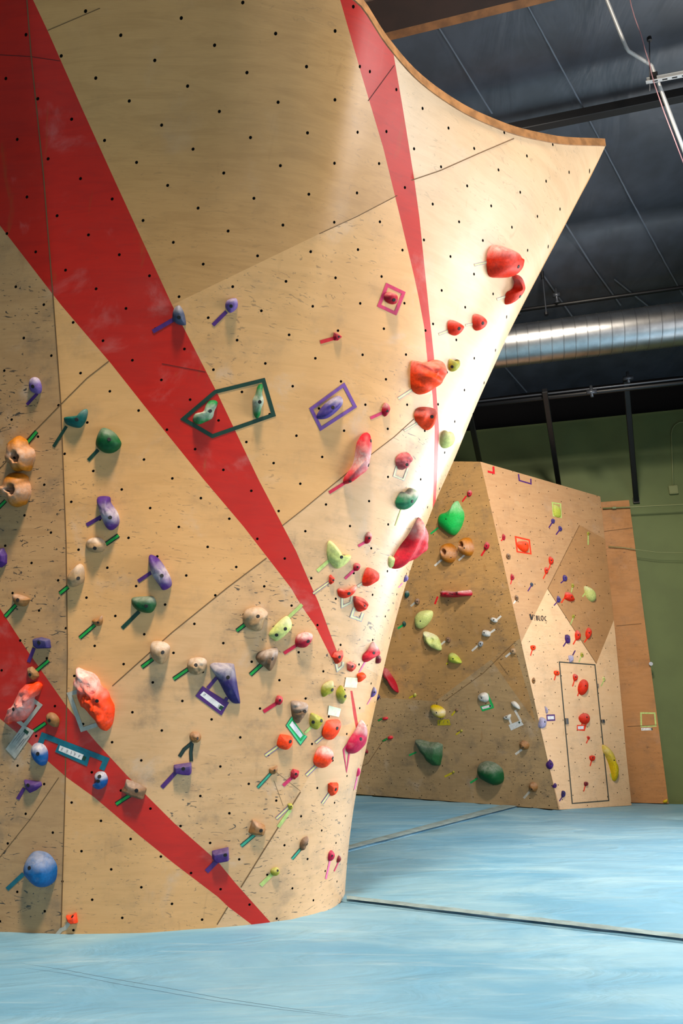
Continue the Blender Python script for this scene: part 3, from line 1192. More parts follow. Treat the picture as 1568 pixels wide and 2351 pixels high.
_hm = {}


def hold_mat(key):
    if key in _hm:
        return _hm[key]
    t = NT('resin_' + key)
    at_ = t.t.nodes.new('ShaderNodeAttribute')
    at_.attribute_name = 'wear'
    tc = t.t.nodes.new('ShaderNodeTexCoord')
    n = t.noise(tc.outputs['Object'], 22, 6, 0.65, 0.5)
    n2 = t.noise(tc.outputs['Object'], 60, 3, 0.6)
    base = srgb(HC[key])
    dk = tuple(x * 0.72 for x in base[:3]) + (1,)
    c = t.mix(t.mapr(n2, 0.3, 0.7), dk, base)
    f = t.math('MULTIPLY', at_.outputs['Fac'], t.mapr(n, 0.28, 0.68, 0.35, 1.0))
    c = t.mix(f, c, srgb('#d8d0cc'))
    t.l(c, t.b.inputs['Base Color'])
    t.b.inputs['Roughness'].default_value = 0.55
    t.b.inputs['Specular IOR Level'].default_value = 0.25
    t.bump(n2, 0.25, 0.004)
    _hm[key] = t.m
    return t.m


def P2(reg, s):
    ox, oy, k = RG[reg]
    v = [float(q) for q in s.replace(',', ' ').split()]
    return [(ox + v[i] / k, oy + v[i + 1] / k) for i in range(0, len(v), 2)]


def smooth_outline(pts, n, power=1.0):
    m = len(pts)
    out = []
    for k in range(n):
        t = k / n * m
        i = int(t)
        f = t - i
        p0, p1, p2, p3 = pts[(i - 1) % m], pts[i % m], pts[(i + 1) % m], pts[(i + 2) % m]
        q = []
        for a in (0, 1):
            q.append(0.5 * ((2 * p1[a]) + (-p0[a] + p2[a]) * f + (2 * p0[a] - 5 * p1[a] + 4 * p2[a] - p3[a]) * f * f
                            + (-p0[a] + 3 * p1[a] - 3 * p2[a] + p3[a]) * f ** 3))
        out.append(tuple(q))
    return out


def smoothstep(a, b, x):
    t = max(0.0, min(1.0, (x - a) / (b - a)))
    return t * t * (3 - 2 * t)


PHR = []
WALLWORD = {'W': 'on the curved wall', 'L': 'on the far left face', 'R': 'on the far right face', 'S': 'on the plywood strip'}
THICK = {'W': 1.0, 'L': 1.0, 'R': 1.0}


def hold(reg, pts, col, phrase, style='dome', h=0.42, bolt=None, wear=0.35, mode='t', wall='W', apex=None, tape=None, col2=None, holes=True,
         ridge=(0.0, 9), group=None, grow=1.04):
    pts = P2(reg, pts)
    area = 0.0
    cx = cy = 0.0
    for i in range(len(pts)):
        x0, y0 = pts[i]
        x1, y1 = pts[(i + 1) % len(pts)]
        k = x0 * y1 - x1 * y0
        area += k
        cx += (x0 + x1) * k
        cy += (y0 + y1) * k
    cx, cy = cx / (3 * area), cy / (3 * area)
    if area < 0:
        pts = pts[::-1]
    size = math.sqrt(abs(area) / 2)
    hh = hit(BV[wall], cx, cy)
    if hh is None:
        for dx in (-5, -10, -16, -24):
            hh = hit(BV[wall], cx + dx, cy)
            if hh:
                break
    if hh is None:
        print('MISS', phrase)
        return None
    loc, n = hh
    d = (loc - EYE).normalized()
    D = proj(loc)[2]
    mpp = D / FPX
    hz = h * size * mpp
    cosv = max(0.12, -n.dot(d))
    sinv = math.sqrt(1 - cosv * cosv)
    er, eu = Vector((1, 0, 0)), Vector((0, -SP, CP))
    nx, ny = n.dot(er), -n.dot(eu)
    nl = math.hypot(nx, ny) or 1
    sx, sy = nx / nl, ny / nl
    cpx, cpy = cx - sx * 0.42 * hz * sinv / mpp, cy - sy * 0.42 * hz * sinv / mpp
    h2 = hit(BV[wall], cpx, cpy)
    if h2:
        loc, n = h2[0], h2[1]
    else:
        loc = loc - er * (cx - cpx) * mpp + Vector((0, 0.02, 0))
    rot = (-d).rotation_difference(n)
    kst = max(0.8, min(1.75, (1 - 0.42 * h * sinv) / cosv))
    tdir = (n * n.dot(-d) - (-d)) if sinv > 0.05 else Vector((1, 0, 0))
    tdir = (tdir - n * tdir.dot(n)).normalized()

    def tan2(px, py):
        e = (er * (px - cx) - eu * (py - cy)) * mpp
        # strip the part along the sight line, then lay it on the wall
        e = rot @ e
        e = e - n * e.dot(n)
        return e + tdir * (e.dot(tdir)) * (kst - 1)
    facet = style in ('facet', 'wedge')
    ns = len(pts) if facet and len(pts) >= 6 else (len(pts) * 2 if facet else 40)
    ol = pts if ns == len(pts) else smooth_outline(pts, ns)
    ol = [(cx + (x - cx) * grow, cy + (y - cy) * grow) for x, y in ol]
    if apex:
        ax, ay = P2(reg, apex)[0]
    else:
        ax, ay = cx + size * 0.05, cy - size * 0.08
    if style == 'dome':
        rr = [1.0, 0.985, 0.94, 0.86, 0.75, 0.62, 0.48, 0.32, 0.16]
        pr = lambda r: (1 - r ** 2.6) ** 0.55
    elif style in ('ridge', 'rough'):
        rr = [1.0, 0.98, 0.93, 0.86, 0.78, 0.69, 0.60, 0.50, 0.40, 0.30, 0.20, 0.10]
        pr = lambda r: (1 - r ** 2.4) ** 0.6
    elif style == 'jug':
        rr = [1.0, 0.98, 0.92, 0.82, 0.70, 0.58, 0.47, 0.38, 0.33, 0.28, 0.22, 0.12]
        pr = lambda r: ((1 - r ** 3) ** 0.5) if r > 0.36 else (0.95 if r > 0.30 else 0.15)
    elif style == 'facet':
        rr = [1.0, 0.93, 0.55]
        pr = lambda r: {1.0: 0.0, 0.93: 0.40, 0.55: 0.92}.get(r, 1.0)
    else:   # wedge: steep sides, flat sloping top
        rr = [1.0, 0.96, 0.80]
        pr = lambda r: {1.0: 0.0, 0.96: 0.55, 0.80: 0.95}.get(r, 1.0)
    seed = (cx * 0.37 + cy * 0.11)
    miny = min(p[1] for p in ol)
    maxy = max(p[1] for p in ol)
    bm = bmesh.new()
    wl = bm.verts.layers.float.new('wear')
    rings = []
    zsc = hz / 1.0

    def wearof(px, py, z):
        ty = (py - miny) / max(1, maxy - miny)
        if mode == 't':
            a = 1 - smoothstep(0.10, 0.5, ty)
        elif mode == 'm':
            a = 1 - abs(ty - 0.5) * 2.6
        elif mode == 'b':
            a = smoothstep(0.5, 0.9, ty)
        else:
            a = 0.5
        a = max(0.0, a)
        nn = noise.noise(Vector((px * 0.11, py * 0.11, seed)))
        return max(0.0, min(1.0, wear * (a * 1.0 + nn * 0.28 - 0.06)))
    base_v = []
    for (x, y) in ol:
        v = bm.verts.new(tan2(x, y) - n * 0.03)
        base_v.append(v)
    rings.append(base_v)
    for r in rr:
        ring = []
        for k, (x, y) in enumerate(ol):
            qx, qy = ax + (x - ax) * r, ay + (y - ay) * r
            z = pr(r) * zsc
            if style == 'ridge' and r < 0.95:
                ang, cnt = ridge
                u = ((qx - cx) * math.cos(ang) + (qy - cy) * math.sin(ang)) / size
                z *= 1 + 0.13 * math.sin(u * cnt)
            if style == 'rough' and r < 0.99:
                z *= 1 + 0.40 * noise.noise(Vector((qx * 0.09, qy * 0.09, seed)))
                w2 = 1 + 0.07 * noise.noise(Vector((k * 0.9, r * 3, seed)))
                qx, qy = ax + (qx - ax) * w2, ay + (qy - ay) * w2
            elif style == 'dome':
                z *= 1 + 0.10 * noise.noise(Vector((qx * 0.05, qy * 0.05, seed)))
            elif style == 'wedge':
                z *= 1 - 0.28 * (qy - cy) / size * 0.5
            v = bm.verts.new(tan2(qx, qy) + n * z)
            v[wl] = wearof(qx, qy, z)
            ring.append(v)
        rings.append(ring)
    N = len(ol)
    for a, b in zip(rings, rings[1:]):
        for k in range(N):
            bm.faces.new((a[k], a[(k + 1) % N], b[(k + 1) % N], b[k]))
    if facet:
        f = bm.faces.new(rings[-1])
    else:
        zc = pr(0.0) * zsc
        if style == 'jug':
            zc = zsc * 0.12
        v = bm.verts.new(tan2(ax, ay) + n * zc)
        v[wl] = wearof(ax, ay, zc)
        for k in range(N):
            bm.faces.new((rings[-1][k], rings[-1][(k + 1) % N], v))
    bmesh.ops.recalc_face_normals(bm, faces=bm.faces)
    tree = BVHTree.FromBMesh(bm)
    mats = [hold_mat(col)]
    if style == 'jug':
        mats.append(M['hole'])
    if col2:
        mats.append(hold_mat(col2[0]))
        mi = len(mats) - 1
        test = col2[1]
        lo = min(p[0] for p in ol), miny
        sz = max(p[0] for p in ol) - lo[0], maxy - miny
        wv = {}
        for f in bm.faces:
            q = f.calc_center_median() + loc
            x, y, _ = proj(q)
            if test((x - lo[0]) / sz[0], (y - lo[1]) / sz[1]):
                f.material_index = mi
    o = link_bm('climbing_hold', bm, mats, smooth=not facet, loc=loc)
    if facet and size > 6:
        md = o.modifiers.new('bevel', 'BEVEL')
        md.width = size * mpp * 0.06
        md.segments = 2
        md.limit_method = 'ANGLE'
    lab = phrase
    PHR.append(phrase)
    if len(phrase.split()) < 13:
        lab = phrase + ' ' + WALLWORD[wall]
    tag(o, lab, 'climbing hold', group or ('climbing holds bolted to the curved wall' if wall == 'W' else 'climbing holds on the far climbing walls'))
    if holes and size > 5:
        bl = bolt if bolt is not None else None
        spots = P2(reg, bl) if bl else [(cx + size * 0.06, cy)]
        for bx, by in spots:
            dd = ray(bx, by).normalized()
            hl, hn, _, _ = tree.ray_cast(EYE - loc, dd)
            if hl is None:
                continue
            if hn.dot(dd) > 0:
                hn = -hn
            b2 = bmesh.new()
            s1 = hn.cross(Vector((0.2, 0.1, 1))).normalized()
            s2 = hn.cross(s1)
            rad = min(0.011, size * mpp * 0.16)
            r1 = [b2.verts.new(hl + hn * 0.0008 + (s1 * math.cos(a) + s2 * math.sin(a)) * rad) for a in (2 * math.pi * k / 14 for k in range(14))]
            r2 = [b2.verts.new(hl + hn * 0.0022 + (s1 * math.cos(a) + s2 * math.sin(a)) * rad * 0.86) for a in (2 * math.pi * k / 14 for k in range(14))]
            b2.faces.new(r2)
            for k in range(14):
                b2.faces.new((r1[k], r1[(k + 1) % 14], r2[(k + 1) % 14], r2[k]))
            ob = link_bm('bolt_hole', b2, M['hole'], None)
            ob.parent = o
    if tape:
        for q in ([tape] if isinstance(tape, str) else tape):
            mk_tape(reg, q, phrase, wall)
    return o


TC = {'purple': ('#4e2172', None, 'purple'), 'vpurple': ('#74489a', None, 'violet'), 'dg': ('#0a3a2c', None, 'dark green'), 'gb': ('#18a040', '#0c1a12', 'black-edged green'),
      'dgb': ('#1e3530', '#0c1a12', 'dark frayed'),
      'white': ('#b9b7ae', None, 'white'), 'whitef': ('#d8d6d0', None, 'white'), 'teal': ('#08687e', None, 'teal blue'), 'lime': ('#b9d07a', None, 'lime'),
      'crimson': ('#c4123c', None, 'crimson'), 'red': ('#d21020', None, 'red'), 'rose': ('#cf2c62', None, 'rose pink'), 'pink': ('#e86ca0', None, 'pink'),
      'wy': ('#e2dca6', '#a9a3ac', 'pale yellow'), 'wp': ('#e6dc90', '#7b689c', 'purple-edged yellow'), 'bg': ('#14b058', None, 'bright green'),
      'orange': ('#f23a10', None, 'orange red'), 'yellow': ('#c8b616', None, 'yellow'), 'gm': ('#48d890', '#1f6048', 'mint green'),
      'teg': ('#3ea98c', '#1c4c44', 'teal green'), 'grey': ('#4b524c', None, 'dark grey')}
_tm = {}


def tape_mat(hexc):
    if hexc not in _tm:
        _tm[hexc] = plain('cloth_tape_' + hexc.strip('#'), hexc, 0.55, nscale=30, namp=0.10)
    return _tm[hexc]


def mk_tape(reg, spec, phrase, wall, label=None):
    """spec: 'colour width x,y x,y ... | x,y x,y ...'"""
    first = None
    a = spec.split()
    key, wd = a[0], float(a[1]) / RG[reg][2]
    c, e, nm = TC[key]
    rest = ' '.join(a[2:])
    for piece in rest.split('|'):
        pts = P2(reg, piece)
        if e:
            o = drape('marking_tape' if first is None else 'tape_strip', wall, pts, wd * 1.1, [tape_mat(e), tape_mat(c)], first,
                      off=0.0024 if first is None else 0.003, fr=(-1, -0.55, 0.55, 1), fm=(0, 1, 0), step=12)
        else:
            o = drape('marking_tape' if first is None else 'tape_strip', wall, pts, wd, [tape_mat(c)], first,
                      off=0.0024 if first is None else 0.003, fr=(-1, 0, 1), fm=(0, 0), step=12)
        if o is None:
            continue
        if first is None:
            first = o
    if first is None:
        print('TAPE MISS', phrase)
        return None
    lab = label or (nm + ' tape next to the ' + phrase)
    tag(first, ' '.join(lab.split()[:16]), 'tape', 'marking tape strips')
    return first


def paper(reg, quad, label, wall='W', col='#e6e6ea', marks=None, sticker=None, backing=None, seed=1):
    q = P2(reg, quad)
    par = None
    if backing:
        par = fill('route_label', wall, P2(reg, backing[0]), tape_mat(TC[backing[1]][0]), None, off=0.0032)
        sh = fill('paper_slip', wall, q, tape_mat(col), par, off=0.0042)
    else:
        par = fill('route_label', wall, q, tape_mat(col), None, off=0.0038)
    if par is None:
        print('PAPER MISS', label)
        return
    tag(par, label, 'route label')
    rnd = random.Random(seed)
    if marks:
        a, b, c, d = q
        bm = None
        allp = []
        for k in range(marks):
            s = 0.14 + 0.70 * k / max(1, marks - 1)
            line = []
            for m in range(5):
                ss = s + rnd.uniform(-0.05, 0.05)
                tt = 0.25 + 0.5 * (m % 2) + rnd.uniform(-.12, .12)
                x = (a[0] * (1 - ss) + b[0] * ss) * (1 - tt) + (d[0] * (1 - ss) + c[0] * ss) * tt
                y = (a[1] * (1 - ss) + b[1] * ss) * (1 - tt) + (d[1] * (1 - ss) + c[1] * ss) * tt
                line.append((x, y))
            drape('handwriting', wall, line, 0.7, tape_mat('#4c4a60'), par, off=0.0052, step=20)
    if sticker:
        fill('sticker', wall, P2(reg, sticker), tape_mat('#0c3a28'), par, off=0.0056, nsub=1)
    return par


# ---- curved wall, left part
hold('A', '205,265 215,228 245,215 280,230 300,285 290,325 255,330 215,310', 'lilac', 'small grey purple teardrop hold high at the left edge', bolt='236,274', wear=.6, tape='purple 22 270,325 195,405')
hold('A', '458,512 480,500 530,495 570,485 595,455 622,445 636,460 630,500 610,545 580,575 530,572 475,550', 'teal', 'teal half-moon hold above the crease, left of the green fan', bolt='552,512', wear=.12, tape='dg 22 480,560 386,708')
hold('A', '735,588 780,592 830,620 865,665 877,700 850,740 800,762 745,755 700,720 690,690 705,635', 'dkgreen', 'dark green fan hold with a chalky upper lip', 'dome', .5, bolt='786,655', wear=.18, tape='dg 26 708,730 636,806')
hold('A', '60,690 95,668 125,652 165,672 190,690 200,725 235,745 248,790 240,820 225,850 220,880 195,900 160,892 110,903 85,875 75,850 40,830 30,790 45,760 48,725', 'orange_tan', 'upper of two ochre pocket holds with scalloped edges', 'jug', .62, bolt='102,788', wear=.45, mode='m', apex='162,798', tape='gb 30 183,697 266,598')
hold('A', '30,950 70,915 130,915 165,925 195,945 195,975 210,1000 215,1050 205,1080 190,1100 175,1130 150,1140 100,1155 70,1130 60,1100 10,1075 -30,1050 -30,1010 15,1000', 'orange_tan', 'lower of two ochre pocket holds with scalloped edges', 'jug', .6, bolt='57,1028', wear=.45, mode='m', apex='128,1018', tape='gb 26 -15,1155 42,1096')
hold('A', '702,1100 730,1083 795,1088 805,1130 855,1200 862,1270 810,1318 770,1300 735,1220 715,1160', 'purple', 'purple curved pinch hold with a white chalk streak, above a pale tan hold', 'dome', .7, bolt='793,1217', wear=.75, mode='m', tape='purple 28 742,1205 624,1272')
hold('A', '615,1430 640,1385 710,1370 760,1400 768,1440 740,1470 690,1478 640,1465', 'palet', 'pale tan teardrop hold under the purple curved pinch', 'ridge', .6, bolt='683,1438', wear=.5, ridge=(1.2, 7), tape='gb 30 762,1410 855,1345')
hold('A', '-30,1450 20,1440 45,1490 42,1550 0,1580 -40,1570', 'purple', 'purple hold cut by the left picture edge', 'facet', .5, wear=.1, holes=False)
hold('B', '1085,-65 1130,-60 1165,-30 1200,20 1235,90 1238,145 1185,178 1160,150 1110,80 1085,10', 'purple', 'purple slanted wedge hold above the green bean hold', 'dome', .65, bolt='1165,68', wear=.7, mode='m', tape='purple 26 1094,42 995,108')
hold('B', '505,60 545,20 580,-5 610,20 612,110 570,145 520,160 488,130 485,95', 'palet', 'pale tan dome hold on the vertical crease', 'dome', .65, bolt='563,87', wear=.4, tape='gb 30 492,148 432,196')
hold('B', '80,225 100,203 205,230 205,255 180,285 140,288 95,265', 'tan', 'tan bowl hold left of the crease above the lower red stripe', 'dome', .6, bolt='127,243', wear=.3, tape='gb 28 116,278 38,362')
hold('B', '952,255 970,235 1060,225 1110,225 1132,260 1125,300 1090,340 1020,335 985,318 960,290', 'dkgreen', 'dark green bean hold with a scuffed top', 'dome', .6, bolt='1053,287', wear=.3, tape='dg 28 1003,326 880,446')
hold('B', '660,400 690,385 720,385 738,358 742,400 725,430 690,430', 'tan', 'tiny tan crimp hold left of the green bean', 'rough', .5, bolt='706,405', wear=.3, tape='gb 28 684,422 575,516')
hold('B', '232,525 290,513 355,525 362,585 260,592 235,570', 'navy', 'dark purple block hold at the edge of the lower red stripe', 'wedge', .5, bolt='280,550', wear=.12, tape='purple 26 247,588 207,690')
hold('B', '190,735 225,722 270,760 277,790 235,822 200,800', 'tan', 'small ochre diamond hold on the lower red stripe', 'facet', .55, bolt='216,780', wear=.15, tape='gb 28 264,752 352,678')
hold('B', '1095,590 1115,548 1180,542 1232,570 1232,620 1205,685 1170,708 1125,680 1100,640', 'palet', 'tan round hold beside the diagonal panel seam', 'dome', .75, bolt='1171,620', wear=.55, tape='gb 30 1100,668 1022,726')
hold('B', '1358,720 1375,670 1430,655 1480,665 1497,700 1480,750 1440,780 1385,775', 'palet', 'speckled tan round hold left of the long blue wedge', 'rough', .6, bolt='1410,712', wear=.5, tape='gb 30 1355,740 1250,812')
hold('B', '555,770 575,755 625,775 680,790 720,830 735,880 780,910 800,970 825,1020 820,1090 805,1150 770,1195 730,1190 705,1140 660,1100 620,1050 580,1010 560,950 555,900 535,850 560,820', 'orange', 'large orange rough rock hold with a chalky pink crest', 'rough', .42, bolt='698,970', wear=.95, mode='t', tape='white 30 556,902 500,920 592,1175 700,1140')
hold('B', '5,1130 15,1080 35,1030 70,1015 110,950 150,870 205,840 260,830 297,850 290,880 265,925 235,940 232,1000 210,1045 170,1095 110,1118 60,1120 30,1145', 'salmon', 'pink chalked rock hold with orange ends on the left', 'rough', .45, bolt='97,1030', wear=.75, mode='m', tape='white 28 232,958 290,1000 176,1148 | 130,1112 178,1150', col2=('orange', lambda x, y: x > .68 and y < .36 or y > .93))
hold('B', '325,1080 350,1055 390,1060 422,1100 410,1150 375,1153 340,1130', 'tan', 'ochre round hold below the pink rock hold', 'dome', .5, bolt='355,1110', wear=.12, tape='gb 28 330,1128 246,1186')
hold('B', '215,1330 230,1285 270,1270 310,1285 335,1330 330,1395 300,1432 260,1415 225,1375', 'blue', 'blue and white marbled egg hold', 'dome', .5, bolt='272,1350', wear=.9, mode='t')
hold('C', '685,240 710,215 755,215 778,255 770,300 735,335 695,340 665,315 690,290 700,265', 'blue', 'blue and white crescent hold at the end of teal tape', 'dome', .5, bolt='716,260 707,292', wear=.95, mode='t')
mk_tape('B', 'teal 40 290,1282 314,1218 765,1392 733,1465', 'x', 'W', 'long teal tape line joining the two blue and white holds')
paper('B', '435,1288 605,1355 588,1394 424,1325', 'white handwritten slip on a teal tape patch across the red stripe', marks=5, sticker='602,1362 625,1372 614,1398 592,1388', backing=('430,1262 655,1348 628,1440 398,1335', 'teal'), seed=3)
paper('B', '170,1140 250,1185 110,1385 42,1315', 'large slanted white paper tag below the pink rock hold', col='#b9b8b2', marks=5, sticker='182,1168 212,1190 200,1210 172,1188', seed=5)
hold('B', '1372,1220 1395,1190 1440,1200 1452,1235 1430,1270 1385,1262', 'tan', 'small tan knob hold above the purple cube', 'rough', .6, bolt='1422,1240', wear=.2, tape='dgb 24 1385,1268 1325,1318 1292,1370 | 1383,1275 1374,1340 1378,1405')
hold('C', '1262,175 1300,168 1385,155 1387,225 1375,245 1320,240 1260,225', 'purple', 'purple cube hold left of the wall centre, low down', 'wedge', .6, bolt='1320,203', wear=.12, tape='purple 30 1275,218 1165,338')
hold('C', '163,283 220,287 290,290 297,318 250,355 205,377 175,345', 'purple', 'purple winged hold above the big blue ball', 'facet', .5, bolt='202,322', wear=.08, tape='purple 26 176,342 128,422')
hold('C', '152,910 165,860 205,805 265,790 330,805 375,860 385,910 370,985 330,1030 275,1038 210,1010 165,955', 'deepblue', 'big blue ball hold with a grey worn top', 'dome', .62, bolt='211,918', wear=.35, mode='t', tape='teal 30 172,958 52,1070')
hold('C', '478,1250 500,1248 515,1250 555,1222 560,1300 510,1310 485,1290', 'orange', 'small orange horned hold just above the mat', 'facet', .6, bolt='522,1268', wear=.1, tape='white 28 503,1306 470,1350 440,1362 412,1398')
hold('C', '925,275 960,285 1020,310 1070,340 1050,390 1045,418 960,400 885,360 910,330', 'brown', 'grey tan wedge hold on the edge of the lower red stripe', 'facet', .55, bolt='983,360', wear=.35, tape='gb 30 945,388 836,458')
# ---- curved wall, lower middle
hold('D', '503,210 520,165 560,143 620,140 660,160 680,190 655,230 640,300 600,313 550,295 515,260', 'palet', 'large tan shell hold left of the lime slab', 'ridge', .6, bolt='603,204', wear=.35, ridge=(0.8, 9), tape='gb 30 515,258 450,308')
hold('D', '690,330 740,260 810,205 845,240 848,290 800,345 745,382 715,365', 'palelime', 'lime half-moon slab hold beside the middle red stripe', 'dome', .4, bolt='800,294 737,338', wear=.35, tape='lime 24 825,208 920,118')
hold('D', '880,375 895,340 945,320 1000,335 998,380 960,425 915,428 885,410', 'crimson', 'glossy crimson hold with a pale lilac cap', 'dome', .65, bolt='965,384', wear=.8, mode='t', tape='crimson 24 885,408 790,470')
hold('D', '597,495 620,460 690,440 745,432 748,500 705,597 660,570 610,530', 'brown', 'brown wedge hold with fine ridges under the crimson hold', 'ridge', .5, bolt='708,510', wear=.5, ridge=(0.2, 16), tape='gb 30 635,545 548,624')
hold('D', '268,565 290,540 360,540 425,545 440,570 460,700 480,820 470,835 425,828 380,770 340,690 300,620', 'navy', 'long dark blue boomerang hold with a grey top', 'ridge', .35, bolt='387,643', wear=.55, ridge=(1.0, 8), tape='purple 26 305,645 240,722 | 382,788 362,822')
paper('D', '212,742 360,852 332,882 185,768', 'white slip in a purple tape frame under the long blue hold', marks=2, sticker='335,842 358,855 340,878 318,864', backing=('205,705 395,825 340,917 152,777', 'purple'), seed=7)
hold('D', '735,795 750,773 780,785 785,815 765,842 735,830', 'crimson', 'small crimson knob hold right of the long blue hold', 'dome', .7, wear=.15, tape='crimson 26 738,828 642,890')
hold('D', '850,815 900,815 965,835 970,880 940,930 905,975 870,950 852,880', 'brown', 'brown ridged hold above the green framed label', 'ridge', .45, bolt='940,888', wear=.45, ridge=(1.3, 20), tape='gm 22 852,930 815,988 908,1115 948,1062')
paper('D', '848,955 925,1058 905,1080 828,985', 'white slip in a mint green tape frame', backing=('850,940 938,1062 908,1100 818,985', 'bg'), seed=9)
hold('D', '985,920 1000,900 1070,935 1080,960 1050,1010 1025,1018 985,985', 'olive', 'olive yellow block hold beside the orange slab', 'dome', .45, bolt='1060,955 1000,965', wear=.15, tape='lime 18 990,995 940,1045')
hold('D', '1080,1030 1100,980 1120,955 1190,952 1210,975 1195,1030 1160,1080 1125,1093 1085,1070', 'orange', 'orange slab hold near the wall nose', 'dome', .45, bolt='1173,1010', wear=.15, tape='wp 20 1082,1060 1018,1114')
hold('D', '765,1060 780,1052 850,1070 862,1110 845,1150 810,1165 755,1140 752,1100', 'orange', 'small orange red block below the green framed label', 'dome', .55, bolt='836,1105', wear=.05, tape='wp 22 755,1134 655,1206')
hold('D', '1030,1195 1055,1150 1100,1142 1145,1165 1158,1200 1145,1250 1100,1290 1055,1290 1022,1255', 'orange', 'round orange ball hold with a grey cap', 'dome', .6, bolt='1140,1225', wear=.8, mode='t', tape='wp 22 1027,1273 950,1348')
hold('D', '690,1300 715,1296 747,1281 740,1330 715,1342 692,1330', 'tan', 'tiny brown hold left of the small maroon knob', 'rough', .6, wear=.2, tape='teg 22 695,1333 600,1437')
hold('D', '845,1320 860,1300 905,1318 900,1355 870,1380 845,1360', 'crimson', 'small dark crimson knob below the orange blocks', 'facet', .6, wear=.1, tape='rose 24 848,1362 784,1422')
hold('D', '1115,1410 1135,1402 1188,1405 1185,1450 1165,1490 1140,1498 1117,1465', 'orange', 'orange cup hold low on the wall nose', 'facet', .5, bolt='1163,1450', wear=.03, tape='wp 18 1115,1478 1064,1552')
hold('D', '1140,495 1160,465 1220,452 1225,480 1205,535 1175,548', 'red', 'red hold at the lower tip of the middle stripe', 'facet', .6, wear=.3, tape='wy 16 1165,545 1175,592 1212,560 1215,530')
hold('D', '1248,540 1275,528 1320,555 1305,585 1280,605 1255,590', 'red', 'small red hold above the pale framed label', 'facet', .6, wear=.4)
paper('D', '1235,640 1322,646 1310,718 1222,712', 'pale yellow framed paper slip on the glaring wall nose', col='#e9e4c4', marks=None, seed=11)
hold('D', '1325,620 1365,610 1388,635 1365,660 1332,678 1324,650', 'orange', 'small plain orange hold right of the pale label', 'dome', .55, wear=.0, holes=False)
hold('I', '770,600 835,498 880,540 905,575 905,640 870,660 760,730 720,710 725,650', 'pinkred', 'pink fan hold with a chalky ridged top near the wall edge', 'ridge', .5, wear=.9, mode='t', ridge=(1.2, 12), tape='pink 16 720,730 648,855')
hold('I', '865,660 900,655 908,740 880,752 860,735', 'maroon', 'small maroon finger hold under the pink fan', 'dome', .7, wear=.25, holes=False)
hold('D', '1065,745 1075,700 1115,675 1150,675 1148,750 1110,768 1080,782', 'olive', 'olive slab hold with a pale top, left of its twin', 'dome', .45, bolt='1138,733', wear=.45)
hold('D', '1205,703 1225,730 1245,785 1230,825 1215,835 1185,800 1175,745', 'olive', 'olive leaf hold with a grey edge, beside the pale label', 'dome', .55, bolt='1232,780', wear=.3, mode='b')
paper('I', '285,1250 430,1290 405,1390 270,1360', 'faded pale lime paper patch on the wall nose', col='#e4ecd0', seed=12)
hold('I', '830,1035 855,1050 862,1100 835,1140 805,1150 808,1090', 'lilac', 'small lilac and white hold at the wall edge', 'dome', .6, wear=.8, tape='pink 10 798,1148 745,1240')
hold('D', '1362,958 1390,1000 1395,1060 1385,1120 1350,1160 1300,1190 1262,1165 1275,1100 1320,1030', 'magenta', 'magenta leaf hold with a white upper half at the wall edge', 'dome', .5, wear=1.0, mode='t', tape='rose 12 1248,1118 1218,1165 1240,1322 1258,1190 1248,1118')
hold('D', '1320,1305 1335,1300 1337,1340 1320,1357', 'pink', 'tiny pink hold on the very edge near the floor', 'dome', .8, wear=0, holes=False, tape='pink 8 1316,1358 1296,1450')
hold('D', '1298,70 1320,63 1375,80 1408,120 1395,155 1345,173 1310,140', 'red', 'red ridged shell hold with a pale tape box', 'ridge', .55, bolt='1370,125', wear=.2, ridge=(2.2, 14), tape='wy 20 1297,140 1275,205 1340,230 1358,178')
hold('H', '378,1465 400,1455 440,1475 500,1462 548,1432 552,1460 520,1510 450,1543 400,1530 380,1500', 'red', 'red bowl hold with a chalky rim above the red shell', 'dome', .5, bolt='475,1500', wear=.6, tape='wy 18 412,1538 412,1618 490,1580 500,1525')
hold('E', '820,300 850,298 857,330 835,342', 'olive', 'tiny lime hold holding two tape tails', 'dome', .7, wear=.1, tape=['wp 20 825,320 735,406', 'lime 24 836,342 748,466'])
hold('E', '570,405 610,430 660,455 666,490 655,530 580,520 545,505 560,450', 'tan', 'tan fin hold with a ribbed grey edge, low centre', 'facet', .5, bolt='625,492', wear=.3, tape='teg 26 577,522 482,602')
hold('E', '912,590 930,550 965,535 968,570 945,625 920,635', 'brown', 'brown fin hold low on the wall nose', 'rough', .55, bolt='958,590', wear=.15, tape='teg 20 914,618 848,696')
hold('E', '285,635 340,622 400,607 405,700 350,710 310,715 285,680', 'purple', 'purple cube hold at the foot of the lower red stripe', 'wedge', .6, bolt='368,668', wear=.12, tape='purple 34 315,702 232,786')
hold('E', '700,780 715,760 750,758 765,790 745,815 710,810', 'olive', 'small olive knob hold low on the wall', 'dome', .6, bolt='745,780', wear=.2, tape='lime 28 708,800 622,886')
hold('E', '1120,650 1140,635 1157,660 1145,700 1122,710 1115,690', 'magenta', 'small pink hold low near the mat corner', 'dome', .6, wear=.1, tape='pink 12 1120,708 1090,840')
hold('E', '1180,680 1192,672 1202,695 1190,720 1175,715', 'maroon', 'tiny maroon hold low at the wall edge', 'dome', .7, wear=.1, holes=False, tape='rose 8 1180,720 1150,785')
